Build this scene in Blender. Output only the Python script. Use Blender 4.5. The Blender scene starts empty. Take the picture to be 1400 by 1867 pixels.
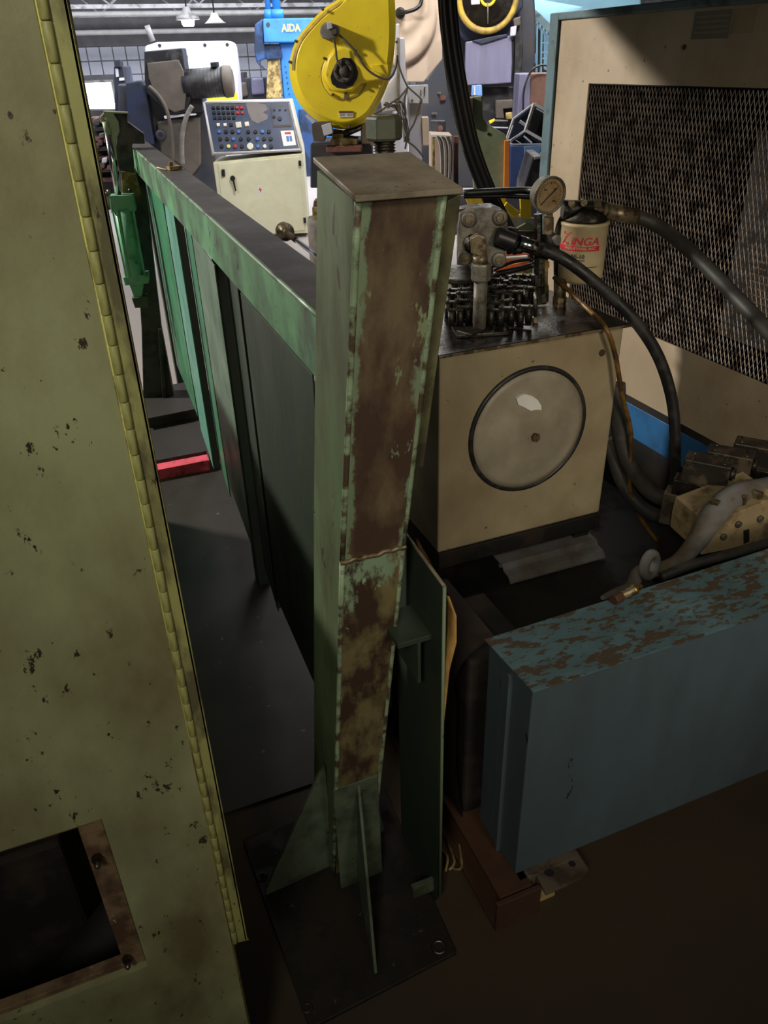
import bpy, math, random
from mathutils import Vector, Matrix
V = Vector
random.seed(4)
# ------------------------------------------------------------------ camera
F, CX, CY, EYE = 1402.0, 700.0, 933.5, 1.75
_dn = V((75, -(3300-CY), -F)).normalized(); _up = -_dn
_y42 = CY + ((42-CX)*_up.x - F*_up.z)/_up.y
_Y = V((42-CX, -(_y42-CY), -F)).normalized(); _X = _Y.cross(_up)
RW = Matrix((_X, _Y, _up))                     # camera space -> world
CAM = V((0, 0, EYE))
sc = bpy.context.scene
cd = bpy.data.cameras.new('camera'); cam = bpy.data.objects.new('camera', cd); sc.collection.objects.link(cam)
cam.matrix_world = Matrix.Translation(CAM) @ RW.to_4x4()
cd.sensor_fit = 'VERTICAL'; cd.sensor_height = 24; cd.lens = F/1867*24; cd.clip_start = .02; cd.clip_end = 200
sc.camera = cam
# ------------------------------------------------------------------ world, lamps, exposure
w = bpy.data.worlds.new('world'); sc.world = w; w.use_nodes = True
w.node_tree.nodes['Background'].inputs[0].default_value = (.5, .6, .8, 1)
w.node_tree.nodes['Background'].inputs[1].default_value = .1
def area(name, loc, tgt, size, power, col, sy=None, spread=180):
    l = bpy.data.lights.new(name, 'AREA'); l.energy = power; l.color = col; l.size = size
    if sy: l.shape = 'RECTANGLE'; l.size_y = sy
    l.spread = math.radians(spread)
    o = bpy.data.objects.new(name, l); sc.collection.objects.link(o); o.location = loc
    o.rotation_euler = (V(tgt)-V(loc)).to_track_quat('-Z', 'Y').to_euler()
area('hall_light', (5, 17, 4.9), (5, 19, 0), 14, 2500, (.9, .93, 1), 14)
area('rear_hall_fill', (3, 20, 4.6), (4, 32, 1.6), 12, 1500, (.88, .92, 1), 1.2)  # added fill without a fixture, lifts the trusses and back wall
area('mid_hall_light', (5.5, 9.5, 4.9), (5.0, 9.8, 0), 5, 420, (1, .97, .95), 4)
area('front_hall_fill', (3.2, 5.2, 4.9), (4.6, 11, 1.2), 2.5, 150, (1, .97, .93), 1, 95)  # added fill without a fixture, brightens the fronts of the far machines
area('bay_lamp_light', (-2.4, 5.55, 3.5), (1.7, 1.8, 1.0), .3, 300, (1, .93, .84))
area('aisle_lamp_light', (-.9, -1.0, 2.9), (.05, .9, 1.75), .5, 7.5, (1, .94, .78), None, 84)
area('tank_fill', (.9, -2.2, 2.4), (1.35, 1.9, .95), .7, 4.6, (1, .88, .72), None, 52)  # added fill from behind the camera, brightens the tank front
sc.view_settings.view_transform = 'Standard'; sc.view_settings.look = 'None'
sc.view_settings.gamma = 1; sc.view_settings.use_curve_mapping = False; sc.view_settings.exposure = 0
# ------------------------------------------------------------------ geometry from sight lines
def ray(px, py): return RW @ V((px-CX, -(py-CY), -F))
def PZ(px, py, z): d = ray(px, py); return CAM + d*((z-EYE)/d.z)
def PY(px, py, y): d = ray(px, py); return CAM + d*(y/d.y)
def PX(px, py, x): d = ray(px, py); return CAM + d*(x/d.x)
def mpp(p): return -((RW.transposed() @ (V(p)-CAM)).z)/F       # metres per pixel at p
class Plane:                                                     # an upright plane seen at px,py,y, turned by yaw degrees
    def __init__(s, px, py, y, yaw=-22):
        s.p = PY(px, py, y); a = math.radians(yaw)
        s.r = V((math.cos(a), math.sin(a), 0)); s.n = V((math.sin(a), -math.cos(a), 0))
    def pt(s, px, py, off=0):
        d = ray(px, py); q = s.p + s.n*off
        return CAM + d*((q-CAM).dot(s.n)/d.dot(s.n))
def srgb(r, g, b): return tuple(((c/255)/12.92 if c/255 <= .04045 else ((c/255+.055)/1.055)**2.4) for c in (r, g, b)) + (1,)
# ------------------------------------------------------------------ mesh builder
ORG = {}
class MB:
    def __init__(s): s.v = []; s.f = []; s.sm = []
    def add(s, vs, fs, smooth=False):
        b = len(s.v); s.v += [V(x) for x in vs]; s.f += [tuple(b+i for i in f) for f in fs]; s.sm += [smooth]*len(fs); return s
    def box(s, c, size, yaw=0, M=None):
        hx, hy, hz = [x/2 for x in size]; R = M or Matrix.Rotation(math.radians(yaw), 3, 'Z')
        vs = [V(c)+R @ V((x*hx, y*hy, z*hz)) for x in (-1, 1) for y in (-1, 1) for z in (-1, 1)]
        return s.add(vs, [(0, 1, 3, 2), (4, 6, 7, 5), (0, 4, 5, 1), (2, 3, 7, 6), (0, 2, 6, 4), (1, 5, 7, 3)])
    def bb(s, x0, x1, y0, y1, z0, z1): return s.box(((x0+x1)/2, (y0+y1)/2, (z0+z1)/2), (abs(x1-x0), abs(y1-y0), abs(z1-z0)))
    def hexa(s, a, b):                                            # a,b : two quads
        return s.add(list(a)+list(b), [(3, 2, 1, 0), (4, 5, 6, 7), (0, 1, 5, 4), (1, 2, 6, 5), (2, 3, 7, 6), (3, 0, 4, 7)])
    def prism(s, pts, vec, smooth=False):
        n = len(pts); pts = [V(p) for p in pts]; vec = V(vec)
        s.add(pts+[p+vec for p in pts], [tuple(range(n))[::-1], tuple(range(n, 2*n))])
        return s.add(pts+[p+vec for p in pts], [(i, (i+1) % n, n+(i+1) % n, n+i) for i in range(n)], smooth)
    def slab(s, pl, pts, thick, off=0, smooth=False):             # outline on a plane, thickness going away from the viewer
        return s.prism([pl.pt(x, y, off) for x, y in pts], -pl.n*thick, smooth)
    def loft(s, rings, cap=True, smooth=True, closed=True):
        n = len(rings[0]); vs = [p for r in rings for p in r]; fs = []
        for k in range(len(rings)-1):
            for i in range(n if closed else n-1):
                j = (i+1) % n; fs.append((k*n+i, k*n+j, (k+1)*n+j, (k+1)*n+i))
        s.add(vs, fs, smooth)
        if cap: s.add(rings[0], [tuple(range(n))[::-1]]); s.add(rings[-1], [tuple(range(n))])
        return s
    def lathe(s, c, ax, prof, n=24, smooth=True, cap=True):       # prof: (r, h) along ax
        ax = V(ax).normalized(); u = ax.orthogonal().normalized(); t = ax.cross(u)
        return s.loft([[V(c)+ax*h+(u*math.cos(2*math.pi*i/n)+t*math.sin(2*math.pi*i/n))*max(r, 1e-5) for i in range(n)] for r, h in prof], cap, smooth)
    def cyl(s, a, b, r, r2=None, n=20, smooth=True):
        a, b = V(a), V(b); L = (b-a).length
        return s.lathe(a, b-a, [(r, 0), (r if r2 is None else r2, L)], n, smooth)
    def tube(s, pts, r, n=12, sub=6, rs=None, flat=1):
        P = curve(pts, sub); m = len(P); rings = []; u = None
        for i, p in enumerate(P):
            t = (P[min(i+1, m-1)]-P[max(i-1, 0)]).normalized()
            u = (t.orthogonal() if u is None else u-t*u.dot(t)).normalized(); q = t.cross(u)
            k = i/(m-1)*(len(rs)-1) if rs else 0
            rr = r if not rs else rs[int(k)]*(1-(k-int(k)))+rs[min(int(k)+1, len(rs)-1)]*(k-int(k))
            rings.append([p+(u*math.cos(2*math.pi*j/n)+q*math.sin(2*math.pi*j/n)*flat)*rr for j in range(n)])
        return s.loft(rings)
    def torus(s, c, ax, R, r, n=40, m=10):
        ax = V(ax).normalized(); u = ax.orthogonal().normalized(); t = ax.cross(u); rings = []
        for i in range(n+1):
            a = 2*math.pi*i/n; d = u*math.cos(a)+t*math.sin(a)
            rings.append([V(c)+d*(R+r*math.cos(2*math.pi*j/m))+ax*r*math.sin(2*math.pi*j/m) for j in range(m)])
        return s.loft(rings, cap=False)
    def build(s, name, mat, parent=None, bev=0, kind=None, label=None):
        me = bpy.data.meshes.new(name); org = ORG.get(parent.name, V((0, 0, 0))) if parent else V((0, 0, 0))
        me.from_pydata([v-org for v in s.v], [], s.f); me.polygons.foreach_set('use_smooth', s.sm); me.update()
        if mat: me.materials.append(mat)
        o = bpy.data.objects.new(name, me); sc.collection.objects.link(o)
        if parent: o.parent = parent; ORG[o.name] = org
        import bmesh
        bm = bmesh.new(); bm.from_mesh(me); bmesh.ops.remove_doubles(bm, verts=bm.verts, dist=1e-5)
        bmesh.ops.recalc_face_normals(bm, faces=bm.faces); bm.to_mesh(me); bm.free()
        if bev:
            b = o.modifiers.new('bevel', 'BEVEL'); b.width = bev; b.segments = 2; b.limit_method = 'ANGLE'; b.angle_limit = math.radians(35)
        if kind: o['kind'] = kind
        if label: o['label'] = label
        return o
def curve(pts, sub):
    pts = [V(p) for p in pts]
    if sub <= 1 or len(pts) < 3: return pts
    out = []
    for i in range(len(pts)-1):
        a, b, c, d = pts[max(i-1, 0)], pts[i], pts[i+1], pts[min(i+2, len(pts)-1)]
        for k in range(sub):
            t = k/sub; out.append(.5*((2*b)+(c-a)*t+(2*a-5*b+4*c-d)*t*t+(3*b-a-3*c+d)*t**3))
    return out+[pts[-1]]
def thing(name, label, cat, loc, group=None):
    o = bpy.data.objects.new(name, None); sc.collection.objects.link(o); o.location = loc; o.empty_display_size = .1
    o['label'] = label; o['category'] = cat
    if group: o['group'] = group
    ORG[o.name] = V(loc); return o
def tag(o, label, cat, group=None):
    o['label'] = label; o['category'] = cat
    if group: o['group'] = group
    return o
def struct(mb, name, mat): o = mb.build(name, mat); o['kind'] = 'structure'; return o
def bolts(parent, pts, nrm, r, h, mat, name='bolt', sides=6):
    p0 = None
    for p in pts:
        if p0 is None:
            p0 = V(p); o = MB().lathe(p, nrm, [(r, 0), (r, h*.8), (r*.85, h)], sides, False).build(name, mat, parent); base = o
        else:
            c = base.copy(); sc.collection.objects.link(c); c.parent = parent; c.location = V(p)-p0
def text(parent, body, origin, right, up, height, mat, name, ext=.001, bend=None, font_shear=0, width=None):
    cu = bpy.data.curves.new(name, 'FONT'); cu.body = body; cu.size = 1; cu.extrude = 0; cu.shear = font_shear; cu.resolution_u = 3; cu.offset = .024
    to = bpy.data.objects.new('tmp', cu); sc.collection.objects.link(to)
    dg = bpy.context.evaluated_depsgraph_get(); me = bpy.data.meshes.new_from_object(to.evaluated_get(dg)); bpy.data.objects.remove(to)
    xs = [v.co.x for v in me.vertices]; ys = [v.co.y for v in me.vertices]; x0, x1, y0, y1 = min(xs), max(xs), min(ys), max(ys)
    s = height/(y1-y0); sx = s if not width else width/(x1-x0)
    right = V(right).normalized(); up = V(up).normalized(); n = right.cross(up); org = ORG.get(parent.name, V((0, 0, 0)))
    for v in me.vertices:
        a = (v.co.x-(x0+x1)/2)*sx; b = (v.co.y-(y0+y1)/2)*s
        if bend:                                                  # bend round a cylinder: bend = radius, origin on its surface
            t = a/bend; v.co = V(origin)+right*(math.sin(t)*(bend+ext))+n*(math.cos(t)*(bend+ext)-bend)+up*b-org
        else: v.co = V(origin)+right*a+up*b+n*ext-org
    me.name = name; me.materials.clear(); me.materials.append(mat)
    o = bpy.data.objects.new(name, me); sc.collection.objects.link(o); o.parent = parent; ORG[o.name] = org
    return o
# ------------------------------------------------------------------ materials
def mat(name, col, rough=.5, metal=0, dirt=None, amt=.5, scale=6, bump=.15, spots=None, spot_amt=.1, spot_scale=30, stretch=(1, 1, 1), soft=.12, spec=.5, bscale=None):
    m = bpy.data.materials.new(name); m.use_nodes = True; nt = m.node_tree; N = nt.nodes; L = nt.links
    b = N['Principled BSDF']; b.inputs['Metallic'].default_value = metal; b.inputs['Roughness'].default_value = rough
    b.inputs['Specular IOR Level'].default_value = spec
    tc = N.new('ShaderNodeTexCoord'); mp = N.new('ShaderNodeMapping'); mp.inputs['Scale'].default_value = stretch
    L.new(tc.outputs['Object'], mp.inputs['Vector'])
    def noise(sc_, det=8, ro=.6):
        n = N.new('ShaderNodeTexNoise'); n.inputs['Scale'].default_value = sc_; n.inputs['Detail'].default_value = det; n.inputs['Roughness'].default_value = ro
        L.new(mp.outputs[0], n.inputs['Vector']); return n
    def ramp(src, lo, hi):
        r = N.new('ShaderNodeMapRange'); r.inputs[1].default_value = lo; r.inputs[2].default_value = hi; L.new(src, r.inputs[0]); return r.outputs[0]
    def mix(fac, a, c):
        x = N.new('ShaderNodeMix'); x.data_type = 'RGBA'; L.new(fac, x.inputs[0])
        for i, q in ((6, a), (7, c)):
            if isinstance(q, tuple): x.inputs[i].default_value = q
            else: L.new(q, x.inputs[i])
        return x.outputs[2]
    c = col
    n0 = noise(scale*.45, 4); v = .82; c = mix(ramp(n0.outputs[0], .35, .65), tuple(k*v for k in col[:3])+(1,), tuple(min(1, k*1.12) for k in col[:3])+(1,))
    if dirt:
        n1 = noise(scale); t = 1-amt; t = .3+t*.4
        f = ramp(n1.outputs[0], t-soft*.42, t+soft*.58); c = mix(f, c, dirt)
        r = N.new('ShaderNodeMapRange'); r.inputs[3].default_value = rough; r.inputs[4].default_value = min(1, rough+.25); L.new(f, r.inputs[0]); L.new(r.outputs[0], b.inputs['Roughness'])
    if spots:
        n2 = noise(spot_scale, 5, .7); t = .5+(.5-spot_amt)*.34
        c = mix(ramp(n2.outputs[0], t, t+.03), c, spots)
    L.new(c, b.inputs['Base Color'])
    if bump:
        n3 = noise(bscale or scale*5, 6, .65); bp = N.new('ShaderNodeBump'); bp.inputs['Strength'].default_value = bump; bp.inputs['Distance'].default_value = .004
        L.new(n3.outputs[0], bp.inputs['Height']); L.new(bp.outputs[0], b.inputs['Normal'])
    return m
def edge_paint(m, col, thr=.9, sc_=14, vtop=False):               # paint left along the borders of a worn face, by its UV map
    nt = m.node_tree; N = nt.nodes; L = nt.links; b = N['Principled BSDF']; src = b.inputs['Base Color'].links[0].from_socket
    def mth(op, a, c):
        x = N.new('ShaderNodeMath'); x.operation = op
        for i, q in enumerate((a, c)):
            if isinstance(q, (int, float)): x.inputs[i].default_value = q
            elif q is not None: L.new(q, x.inputs[i])
        return x.outputs[0]
    uv = N.new('ShaderNodeUVMap'); uv.uv_map = 'UVMap'; sp = N.new('ShaderNodeSeparateXYZ'); L.new(uv.outputs[0], sp.inputs[0])
    tc = N.new('ShaderNodeTexCoord'); mp = N.new('ShaderNodeMapping'); mp.inputs['Scale'].default_value = (1, 1, .45); L.new(tc.outputs['Object'], mp.inputs[0])
    n = N.new('ShaderNodeTexNoise'); n.inputs['Scale'].default_value = sc_; n.inputs['Detail'].default_value = 9; n.inputs['Roughness'].default_value = .72; L.new(mp.outputs[0], n.inputs['Vector'])
    d = mth('MULTIPLY', mth('ABSOLUTE', mth('SUBTRACT', sp.outputs[0], .5), None), 2.0)
    if vtop: d = mth('MAXIMUM', d, mth('ADD', mth('MULTIPLY', sp.outputs[1], 1.0), -.06))
    f = mth('ADD', d, mth('MULTIPLY', mth('SUBTRACT', n.outputs[0], .5), 1.5))
    r_ = N.new('ShaderNodeMapRange'); r_.inputs[1].default_value = thr; r_.inputs[2].default_value = thr+.1; L.new(f, r_.inputs[0])
    x = N.new('ShaderNodeMix'); x.data_type = 'RGBA'; L.new(r_.outputs[0], x.inputs[0]); L.new(src, x.inputs[6]); x.inputs[7].default_value = col; L.new(x.outputs[2], b.inputs['Base Color'])
def emit(name, col, s):
    m = bpy.data.materials.new(name); m.use_nodes = True; b = m.node_tree.nodes['Principled BSDF']
    b.inputs['Base Color'].default_value = col; b.inputs['Emission Color'].default_value = col; b.inputs['Emission Strength'].default_value = s; return m
K = srgb
BLACK = K(14, 13, 12); GRIME = K(46, 38, 28); RUST = K(86, 52, 30)
M = dict(
 olive=mat('olive_paint', K(146, 150, 112), .42, dirt=K(100, 92, 62), amt=.5, scale=4.5, stretch=(1, 1, .6), spots=K(46, 38, 26), spot_amt=.12, spot_scale=42, bump=.3, soft=.3, bscale=22),
 olive_worn=mat('olive_worn', K(150, 150, 92), .5, dirt=K(84, 80, 52), amt=.5, scale=14, spots=K(44, 36, 22), spot_amt=.1, spot_scale=60, stretch=(1, 1, .4)),
 olive_highlight=mat('olive_highlight', K(226, 222, 132), .35, dirt=K(140, 130, 70), amt=.3, scale=12),
 rusty=mat('rusty_angle', K(122, 102, 76), .5, dirt=K(76, 54, 38), amt=.5, scale=12, spots=K(190, 170, 140), spot_amt=.02, spot_scale=40, bump=.4),
 dark=mat('dark_interior', K(26, 24, 22), .7, dirt=K(48, 38, 30), amt=.35, scale=5),
 postgreen=mat('post_side_green', K(98, 118, 84), .5, dirt=K(62, 68, 40), amt=.58, scale=7, spots=K(50, 34, 22), spot_amt=.07, spot_scale=26, stretch=(1, 1, .35), soft=.25),
 postface=mat('post_face_worn', K(104, 90, 68), .42, dirt=K(66, 48, 36), amt=.62, scale=13, spots=K(122, 132, 98), spot_amt=.13, spot_scale=17, stretch=(1, 1, .4), soft=.2, bump=.3),
 postface2=mat('side_flange_worn', K(104, 104, 72), .45, dirt=K(60, 54, 36), amt=.5, scale=16, spots=K(44, 34, 24), spot_amt=.1, spot_scale=40, soft=.25),
 postlow=mat('post_low_worn', K(112, 102, 68), .5, dirt=K(54, 36, 22), amt=.55, scale=16, spots=K(150, 178, 140), spot_amt=.1, spot_scale=12, stretch=(1, 1, .5), soft=.14, bump=.3),
 mint=mat('chipped_mint_paint', K(134, 154, 122), .4, dirt=K(72, 58, 42), amt=.5, scale=24, soft=.12, bump=.4),
 gusset=mat('gusset_green', K(98, 112, 90), .5, dirt=K(48, 54, 38), amt=.5, scale=9, spots=K(34, 26, 18), spot_amt=.08, spot_scale=30, soft=.25),
 cap=mat('cap_greasy', K(132, 120, 102), .5, dirt=K(78, 68, 54), amt=.5, scale=12, spots=K(46, 38, 28), spot_amt=.06, spot_scale=50, soft=.3),
 baseplate=mat('base_plate_black', K(44, 38, 32), .45, dirt=K(26, 22, 18), amt=.5, scale=14, spots=K(96, 88, 74), spot_amt=.03, spot_scale=30),
 railtop=mat('rail_top_grime', K(76, 72, 70), .38, dirt=K(50, 47, 46), amt=.5, scale=5, soft=.3, spots=K(120, 112, 98), spot_amt=.02, spot_scale=50),
 railgreen=mat('rail_green', K(104, 168, 116), .36, dirt=K(60, 80, 62), amt=.6, scale=4, spots=K(36, 34, 26), spot_amt=.14, spot_scale=20, soft=.25),
 railedge=mat('rail_edge_scuffed', K(124, 156, 124), .4, dirt=K(60, 62, 50), amt=.5, scale=9, soft=.15),
 teal=mat('teal_sheet', K(104, 168, 150), .35, dirt=K(66, 120, 98), amt=.4, scale=4, soft=.3),
 green=mat('green_sheet', K(66, 136, 98), .35, dirt=K(40, 92, 62), amt=.45, scale=4, soft=.3),
 greygreen=mat('grey_green_sheet', K(118, 142, 122), .38, dirt=K(76, 100, 84), amt=.45, scale=4, soft=.3, spots=K(36, 40, 34), spot_amt=.02),
 darkgreen=mat('dark_green', K(54, 66, 54), .42, dirt=K(38, 48, 40), amt=.5, scale=6, soft=.3, stretch=(1, 1, .4)),  # darker green than the other sheets
 cylgreen=mat('cylinder_green', K(116, 170, 136), .35, dirt=K(80, 130, 98), amt=.3, scale=14),
 standdark=mat('stand_dark', K(60, 62, 54), .5, dirt=K(36, 38, 32), amt=.5, scale=8),
 sand=mat('bracket_tan', K(182, 160, 100), .5, dirt=K(110, 90, 50), amt=.5, scale=14),
 chrome=mat('polished_rod', K(190, 192, 194), .18, 1, bump=0),
 steel=mat('worn_steel', K(140, 136, 128), .35, 1, dirt=K(70, 62, 50), amt=.45, scale=30),
 darksteel=mat('oily_steel', K(70, 66, 58), .3, .7, dirt=K(34, 30, 24), amt=.5, scale=26, bump=.4),
 pumpmet=mat('pump_cast', K(128, 124, 112), .4, .3, dirt=K(62, 56, 44), amt=.5, scale=20, bump=.3, soft=.25),
 nut=mat('fitting_tan', K(140, 126, 98), .35, .5, dirt=K(80, 66, 44), amt=.5, scale=30, bump=.2),
 tank=mat('tank_beige', K(172, 158, 126), .45, dirt=K(132, 116, 86), amt=.42, scale=3.4, spots=K(80, 66, 46), spot_amt=.012, spot_scale=34, soft=.35, bump=.08),
 lid=mat('lid_beige', K(166, 158, 136), .42, dirt=K(122, 112, 92), amt=.5, scale=6, soft=.4, bump=.08),
 tanktop=mat('oily_tank_top', K(22, 21, 19), .2, dirt=K(54, 52, 50), amt=.35, scale=10, bump=.5),
 rubber=mat('black_rubber', K(34, 33, 34), .42, dirt=K(52, 49, 46), amt=.4, scale=14, bump=.08),
 hose=mat('dusty_hose', K(58, 55, 52), .55, dirt=K(76, 70, 62), amt=.4, scale=12, bump=.1),
 blackcab=mat('black_cable', K(20, 21, 22), .45, bump=.05),
 brownhose=mat('amber_hose', K(120, 88, 40), .35, dirt=K(66, 44, 20), amt=.5, scale=20),
 sleeve=mat('grey_sleeve', K(126, 126, 126), .8, dirt=K(96, 84, 66), amt=.5, scale=8, soft=.3, bump=.2),
 brass=mat('brass', K(170, 140, 70), .3, .8, dirt=K(80, 60, 30), amt=.4, scale=30),
 panel=mat('beige_panel', K(190, 172, 146), .5, dirt=K(168, 148, 120), amt=.45, scale=4, spots=K(84, 66, 48), spot_amt=.05, spot_scale=30, soft=.3, bump=.1),
 notice=mat('faded_notice', K(128, 124, 108), .5), notice2=mat('faded_notice_pale', K(166, 148, 116), .5),
 panelblue=mat('slate_blue_paint', K(98, 122, 130), .45, dirt=K(72, 84, 84), amt=.3, scale=10, spots=K(40, 36, 30), spot_amt=.03),
 brightblue=mat('bright_blue_paint', K(54, 118, 176), .4, dirt=K(30, 70, 110), amt=.35, scale=5, soft=.3),
 mesh=mat('expanded_steel', K(168, 156, 146), .4, .25, dirt=K(96, 84, 76), amt=.4, scale=20, bump=0),
 boxtop=mat('scratched_blue_top', K(84, 112, 118), .45, dirt=K(78, 64, 48), amt=.42, scale=42, stretch=(.6, 1.4, 1), soft=.05, spots=K(58, 50, 38), spot_amt=.16, spot_scale=70, bump=.2),
 boxblue=mat('blue_box_paint', K(86, 104, 112), .4, dirt=K(64, 74, 78), amt=.5, scale=3, spots=K(40, 38, 34), spot_amt=.06, spot_scale=15, stretch=(1, 1, .35), soft=.35),
 duct=mat('duct_brown', K(58, 44, 34), .6, dirt=K(36, 28, 22), amt=.5, scale=6, soft=.3),
 beam=mat('rusty_beam', K(82, 54, 36), .6, dirt=K(56, 36, 24), amt=.5, scale=9, soft=.3),
 foot=mat('foot_grey', K(96, 86, 72), .5, dirt=K(60, 48, 36), amt=.5, scale=14),
 valve=mat('valve_black', K(58, 54, 48), .32, .3, dirt=K(96, 84, 66), amt=.4, scale=20, bump=.2),
 manifold=mat('manifold_tan', K(168, 148, 112), .45, dirt=K(110, 92, 64), amt=.4, scale=12),
 red=mat('red_board', K(236, 92, 112), .5, dirt=K(150, 60, 60), amt=.35, scale=14),
 pit=mat('shade_black', K(20, 19, 18), .6, dirt=K(32, 28, 24), amt=.4, scale=6),  # near black for the shade under the tank
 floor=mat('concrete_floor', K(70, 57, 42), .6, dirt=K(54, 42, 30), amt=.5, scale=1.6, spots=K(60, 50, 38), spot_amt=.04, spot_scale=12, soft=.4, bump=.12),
 slab=mat('oily_dark_slab', K(64, 62, 62), .33, dirt=K(44, 42, 40), amt=.5, scale=3, soft=.4, bump=.06),
 sheetfloor=mat('worn_floor_sheet', K(54, 50, 45), .34, dirt=K(36, 32, 28), amt=.5, scale=3, soft=.4, bump=.08, spots=K(120, 104, 76), spot_amt=.03),
 wall=mat('wall_panel', K(178, 180, 192), .6, dirt=K(156, 158, 168), amt=.4, scale=2, soft=.4),
 joint=mat('wall_joint', K(96, 96, 100), .8),
 upper=mat('upper_wall', K(92, 90, 92), .8),
 ceil=mat('ceiling_deck', K(76, 72, 70), .8),
 truss=mat('truss_grey', K(150, 148, 150), .5, dirt=K(110, 106, 104), amt=.4, scale=4),
 pipe=mat('ceiling_pipe', K(188, 186, 184), .5),
 aida=mat('press_blue', K(40, 124, 204), .38, dirt=K(26, 84, 150), amt=.35, scale=4, soft=.4),
 blued=mat('press_blue_dark', K(26, 66, 118), .5, dirt=K(16, 36, 64), amt=.5, scale=3),
 yellowtxt=mat('yellow_letters', K(238, 232, 110), .5, bump=0),
 yellow=mat('guard_yellow', K(252, 224, 52), .32, dirt=K(236, 200, 40), amt=.3, scale=3, spots=K(150, 112, 40), spot_amt=.015, spot_scale=18, soft=.4, bump=.04),
 yellowworn=mat('guard_yellow_worn', K(140, 116, 66), .5, dirt=K(196, 164, 60), amt=.5, scale=7, soft=.2),
 pink=mat('press_cream', K(214, 194, 176), .5, dirt=K(186, 164, 144), amt=.4, scale=2, soft=.4),
 white=mat('white_machine', K(194, 194, 206), .4, dirt=K(186, 184, 192), amt=.35, scale=3, soft=.4),
 darkmach=mat('dark_machine', K(44, 48, 60), .5, dirt=K(66, 60, 56), amt=.4, scale=3, soft=.3),
 navy=mat('navy_machine', K(34, 44, 72), .5, dirt=K(22, 26, 38), amt=.5, scale=3, soft=.3),
 guardbrown=mat('dusty_guard', K(92, 84, 76), .6, dirt=K(66, 60, 56), amt=.4, scale=3, soft=.4),
 motor=mat('motor_black', K(30, 30, 34), .4, dirt=K(52, 50, 50), amt=.35, scale=8),
 console=mat('console_cream', K(222, 222, 196), .4, dirt=K(202, 198, 168), amt=.35, scale=3, soft=.4, bump=.04),
 face=mat('console_face', K(62, 74, 100), .35, dirt=K(80, 84, 96), amt=.4, scale=4, soft=.3),
 facegrey=mat('faded_patch', K(112, 106, 106), .5, bump=0),
 btnred=mat('button_red', K(170, 50, 44), .4, bump=0), btnblack=mat('button_black', K(24, 26, 34), .4, bump=0),
 btnwhite=mat('button_white', K(216, 214, 204), .4, bump=0), btnyel=mat('button_yellow', K(230, 222, 120), .4, bump=0), btnblue=mat('button_blue', K(70, 110, 180), .4, bump=0),
 paper=mat('paper_white', K(232, 230, 224), .6, bump=0), redink=mat('red_ink', K(196, 44, 56), .5, bump=0), blackink=mat('black_ink', K(40, 36, 34), .6, bump=0),
 lav=mat('lavender_panel', K(122, 120, 150), .45, dirt=K(98, 96, 118), amt=.5, scale=3, stretch=(2, 2, .3), soft=.4),
 palegreen=mat('pale_green_plate', K(146, 160, 126), .5, dirt=K(118, 124, 92), amt=.5, scale=5, soft=.3),
 orange=mat('orange_post', K(230, 138, 60), .45), lightblue=mat('light_blue_press', K(108, 150, 170), .5, dirt=K(104, 148, 166), amt=.35, scale=3, soft=.4),
 binblue=mat('bin_blue', K(72, 92, 148), .45, dirt=K(50, 64, 104), amt=.4, scale=4), binlight=mat('bin_light_blue', K(112, 152, 208), .45),
 wire=mat('white_frame', K(226, 228, 236), .4, bump=0), brown=mat('brown_cabinet', K(112, 80, 68), .5, dirt=K(84, 60, 52), amt=.4, scale=4),
 filt=mat('filter_cream', K(206, 190, 150), .35, dirt=K(160, 138, 94), amt=.4, scale=8, soft=.4, bump=.05),
 gaugef=mat('gauge_face', K(160, 136, 98), .4, dirt=K(120, 96, 60), amt=.45, scale=24, soft=.4, bump=0),
 peel=mat('peeled_orange_sheet', K(190, 150, 86), .45, dirt=K(120, 76, 34), amt=.5, scale=14, soft=.3),
 hexgreen=mat('hex_knob_green', K(58, 74, 56), .45, dirt=K(96, 88, 72), amt=.5, scale=12, soft=.3),
 orangebit=mat('orange_bracket', K(228, 120, 70), .5), ybit=mat('yellow_bracket', K(250, 214, 40), .45, dirt=K(220, 180, 60), amt=.3, scale=8),
 redbrown=mat('red_brown_scrap', K(120, 76, 64), .5, dirt=K(70, 50, 46), amt=.5, scale=6),
)
M['glass'] = None
edge_paint(M['postface'], K(112, 128, 100), .78); edge_paint(M['postlow'], K(124, 146, 116), .9, 12, True)
def far_floor(m, col, y0, y1):                                      # pale concrete in the hall, near floor coloured dark brown for its dim light
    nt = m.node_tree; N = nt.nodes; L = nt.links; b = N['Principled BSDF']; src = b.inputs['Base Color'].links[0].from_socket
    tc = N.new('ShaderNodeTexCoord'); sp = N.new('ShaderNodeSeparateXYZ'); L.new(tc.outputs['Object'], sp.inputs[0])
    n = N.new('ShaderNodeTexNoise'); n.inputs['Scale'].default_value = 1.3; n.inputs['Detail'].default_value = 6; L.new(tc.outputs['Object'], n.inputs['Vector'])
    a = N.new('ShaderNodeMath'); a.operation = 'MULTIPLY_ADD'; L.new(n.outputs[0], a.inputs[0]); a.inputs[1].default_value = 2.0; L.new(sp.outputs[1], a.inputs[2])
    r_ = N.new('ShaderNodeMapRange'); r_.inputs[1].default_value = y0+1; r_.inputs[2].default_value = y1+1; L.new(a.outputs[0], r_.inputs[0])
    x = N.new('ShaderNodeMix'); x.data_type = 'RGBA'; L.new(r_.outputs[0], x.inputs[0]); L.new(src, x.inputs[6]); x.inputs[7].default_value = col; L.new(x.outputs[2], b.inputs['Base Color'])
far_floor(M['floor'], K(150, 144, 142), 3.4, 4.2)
M['window'] = emit('daylight_window', (.9, .95, 1, 1), 7)
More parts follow.
